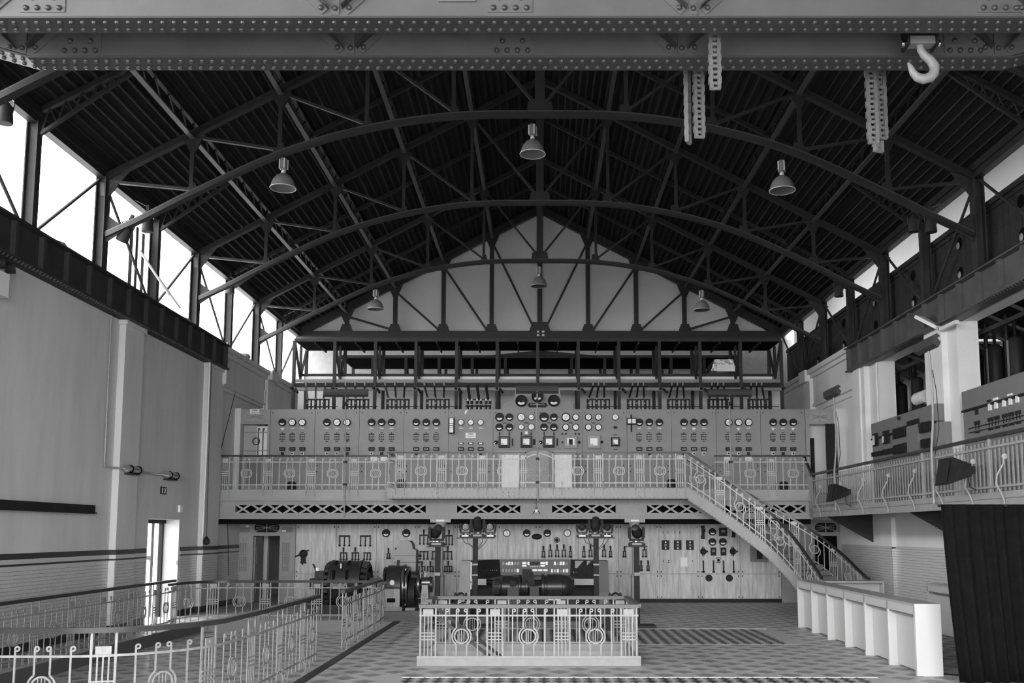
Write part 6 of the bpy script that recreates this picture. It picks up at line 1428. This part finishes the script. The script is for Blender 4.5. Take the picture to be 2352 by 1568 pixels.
# ================================================================ generators on the left
GY_ = 25.6
def gg(u, v): return at(u, v, GY_)
t = thing('generator', 'black round generator with slotted barrel behind the left railing', 'machine', (gg(800, 1380)[0], GY_, 0))
def xg(u): return gg(u, 1340)[0]
zc = .88
obj('barrel', MB().lathe([(.56, xg(762)), (.60, xg(763)), (.60, xg(768)), (.585, xg(769)), (.585, xg(830)), (.60, xg(831)), (.60, xg(834)), (.55, xg(835))], 32, 'X', (0, GY_, zc)), M_mach, t, True)
for s, ua, ub in ((-1, 762, 752), (1, 835, 848)):
    obj('end_ring', MB().lathe([(.44, xg(ub) - .02), (.5, xg(ub) - .02), (.5, xg(ub) + .02), (.44, xg(ub) + .02), (.44, xg(ub) - .02)], 24, 'X', (0, GY_, zc)), M_blk, t, True)
    for i in range(18): a = 2 * math.pi * i / 18; Bar('end_spoke', (xg(ua), GY_ + .55 * math.cos(a), zc + .55 * math.sin(a)), (xg(ub), GY_ + .48 * math.cos(a), zc + .48 * math.sin(a)), .03, .09, M_blk, t)
    obj('end_core', MB().cyl((xg(ua), GY_, zc), (xg(ub), GY_, zc), .36, .3, n=18), M_blk, t, True)
sm = MB().prism([(.03 * math.cos(a) , (.075 if math.sin(a) > 0 else -.075) + .03 * math.sin(a)) for a in [i * math.pi / 6 for i in range(12)]], -.004, .0).mesh('slot', M_void)
for dx in (-.28, .06):
    for e, zz in ((.42, 0), (1.15, 0)):
        y = GY_ - .588 * math.cos(e); z = zc + .588 * math.sin(e); o = link('slot', sm, t); o.location = Vector((xg(800) + dx, y, z)) - org(t); o.rotation_euler = (-e, 0, 0); o.scale = (1.4, 1, 1.3)
Cy('shaft', (xg(720), GY_, zc), (xg(880), GY_, zc), .07, M_iron, t, 12)
B('bearing_block', xg(725), xg(747), GY_ - .15, GY_ + .15, .1, zc + .32, M_mach, t); Bar('lever', (xg(729), GY_ - .1, zc + .3), (xg(720), GY_ - .1, zc + .5), .04, .04, M_blk, t); obj('oil_cup', MB().cyl((xg(731), GY_ - .1, zc + .25), (xg(731), GY_ - .1, zc + .4), .05, n=10), M_lab, t)
B('bearing_cap', xg(715), xg(738), GY_ - .2, GY_ + .2, zc - .15, zc + .12, M_blk, t); B('bearing_block', xg(850), xg(872), GY_ - .15, GY_ + .15, .1, zc + .14, M_mach, t); B('bed_frame', xg(715), xg(875), GY_ - .45, GY_ + .45, .12, .34, M_mach, t)
B('terminal_lug', xg(790) - .015, xg(790) + .015, GY_ - .45, GY_ - .42, zc + .40, zc + .52, M_lab, t); B('foot_plate', xg(775), xg(803), GY_ - .64, GY_ - .55, zc - .12, zc + .02, M_mid, t)
for i in range(4): obj('cable', MB().tube([(xg(735 + i * 4), GY_ - .3, .72), (xg(738 + i * 5), GY_ - .5, .5), (xg(742 + i * 5), GY_ - .45, .35)], .025, 6), M_blk, t)
tag(B('plinth', xg(712), xg(880), GY_ - .55, GY_ + .6, 0, .12, M_conc), 'dark plinth under the slotted generator', 'plinth')
E2Y = 25.0
def e2(u): return at(u, 1340, E2Y)[0]
t = thing('exciter_machine', 'black shiny exciter machine with polished rings beside the left iron column', 'machine', (e2(930), E2Y, .3)); zc = .82
obj('housing', MB().lathe([(.5, e2(892)), (.54, e2(893)), (.54, e2(926)), (.5, e2(928))], 28, 'X', (0, E2Y, zc)), M_mach, t, True)
for u, r in ((886, .5), (931, .56), (938, .52)): obj('polished_ring', MB().lathe([(r - .1, e2(u) - .03), (r, e2(u) - .03), (r + .01, e2(u)), (r, e2(u) + .03), (r - .1, e2(u) + .03), (r - .1, e2(u) - .03)], 28, 'X', (0, E2Y, zc)), M_iron, t, True)
for i in range(10): a = 2 * math.pi * i / 10; Bar('ring_stay', (e2(926), E2Y + .48 * math.cos(a), zc + .48 * math.sin(a)), (e2(940), E2Y + .45 * math.cos(a), zc + .45 * math.sin(a)), .05, .05, M_chrome if i % 2 else M_blk, t)
B('front_casing', e2(892), e2(911), E2Y - .58, E2Y - .5, .32, .80, M_slate, t); B('front_casing', e2(911.5), e2(926), E2Y - .58, E2Y - .5, .32, .80, M_rail, t); B('vent_opening', e2(898), e2(916), E2Y - .6, E2Y - .58, .46, .56, M_void, t); B('casing_seam', e2(890), e2(927), E2Y - .6, E2Y - .5, .80, .83, M_blk, t)
obj('commutator', MB().cyl((e2(940), E2Y, zc + .02), (e2(962), E2Y, zc + .02), .2, n=20), M_iron, t, True); obj('brush_ring', MB().lathe([(.22, e2(962)), (.34, e2(962)), (.34, e2(966)), (.22, e2(966)), (.22, e2(962))], 20, 'X', (0, E2Y, zc + .05)), M_iron, t, True)
for i in range(8): a = 2 * math.pi * i / 8; Cy('brush_holder', (e2(946), E2Y + .3 * math.cos(a), zc + .05 + .3 * math.sin(a)), (e2(964), E2Y + .3 * math.cos(a), zc + .05 + .3 * math.sin(a)), .035, M_chrome if i % 3 == 0 else M_blk, t, 8)
obj('field_yoke', MB().lathe([(.3, e2(941)), (.42, e2(942)), (.42, e2(956)), (.3, e2(957))], 24, 'X', (0, E2Y, zc - .18)), M_blk, t, True)
obj('bearing_pedestal', MB().prism([(e2(969), .3), (e2(972), zc + .05), (e2(985), zc + .05), (e2(988), .3)], E2Y - .25, E2Y + .2), M_rail, t); Cy('bearing_end', (e2(970), E2Y, zc + .1), (e2(990), E2Y, zc + .1), .16, M_iron, t, 16); Cy('bearing_cover', (e2(989), E2Y, zc + .05), (e2(994), E2Y, zc + .05), .2, M_mach, t, 16)
for v in (.62, .5): Cy('cover_disc', (e2(978), E2Y - .26, v), (e2(978), E2Y - .25, v), .05, M_mid, t, 12)
for i in range(6): Cy('fitting', (e2(972 + i * 2.5), E2Y - .1, zc + .24), (e2(972 + i * 2.5), E2Y - .1, zc + .34 + .03 * (i % 3)), .03, M_chrome, t, 8)
Cy('oil_column', (e2(967), E2Y - .2, zc + .2), (e2(967), E2Y - .2, zc + .62), .02, M_chrome, t, 8); Bar('lifting_lug', (e2(914), E2Y - .1, zc + .5), (e2(916), E2Y - .1, zc + .68), .09, .06, M_blk, t); obj('name_disc', MB().cyl((e2(908), E2Y - .56, zc + .12), (e2(908), E2Y - .5, zc + .14), .06, n=14), M_lab, t)
B('base_block', e2(884), e2(932), E2Y - .62, E2Y + .55, .25, .34, M_cab, t); B('base_block', e2(938), e2(960), E2Y - .55, E2Y + .5, .25, .32, M_cab, t)
B('shaft_box', e2(874), e2(888), E2Y - .12, E2Y + .12, zc - .08, zc + .12, M_blk, t)
tag(B('plinth', e2(876), e2(1000), E2Y - .75, E2Y + .7, 0, .25, M_conc), 'long dark concrete plinth under the shiny exciter machine', 'plinth')
X, _ = at(930, 1300, 25.7)
sh = thing('marble_shield', 'tall round topped marble instrument stand behind the exciter machine', 'instrument stand', (X, 25.7, .3))
zs2 = lambda v: at(930, v, 25.7)[1]; w = .29
pl2 = [(X - w, .25), (X - w, zs2(1263)), (X - w * .7, zs2(1260)), (X - w * .62, zs2(1249)), (X - w * .4, zs2(1242)), (X, zs2(1240)), (X + w * .4, zs2(1242)), (X + w * .62, zs2(1249)), (X + w * .7, zs2(1260)), (X + w, zs2(1263)), (X + w, .25)]
obj('board', MB().prism(pl2, 25.7, 25.74), M_slate, sh); obj('board_edge', MB().prism([(a + .06, b) for a, b in pl2], 25.75, 25.8), M_blk, sh)
for v in (1276, 1291): B('board_joint', X - w, X + w, 25.695, 25.70, zs2(v) - .006, zs2(v) + .006, M_slateJ, sh); Cy('side_stud', (X + w + .06, 25.77, zs2(v)), (X + w + .14, 25.77, zs2(v)), .03, M_blk, sh, 8)
# small hook lamp under the platform
hk2 = thing('pulley_hook', 'small pulley and hook hanging under the middle of the platform', 'hook', (-.1, GC + .1, 2.75))
obj('cord', MB().cyl((-.1, GC + .1, 2.95), (-.1, GC + .1, 3.16), .006, n=5), M_blk, hk2); obj('pulley_block', MB().box(-.135, -.065, GC + .06, GC + .13, 2.78, 2.85), M_lab, hk2); obj('hook_ring', MB().ring((-.1, GC + .1, 2.72), .11, .09, -.015, .015, 14, .0, math.pi).ring((-.1, GC + .1, 2.9), .035, .015, -.01, .01, 10), M_blk2, hk2)
# thin cords hanging before the back wall
for k, (pa, pb, l) in enumerate((((-9.5, 30.2, 7.6), (-9.5, 28.3, 4.45), 'thin black cord slanting down at the upper left corner'), ((-9.45, 29.0, 3.4), (-9.45, 29.4, .9), 'thin dark cord hanging beside the lower left doorway'))):
    tag(Cy('hanging_cord', pa, pb, .01, M_blk, None, 5), l, 'cord')
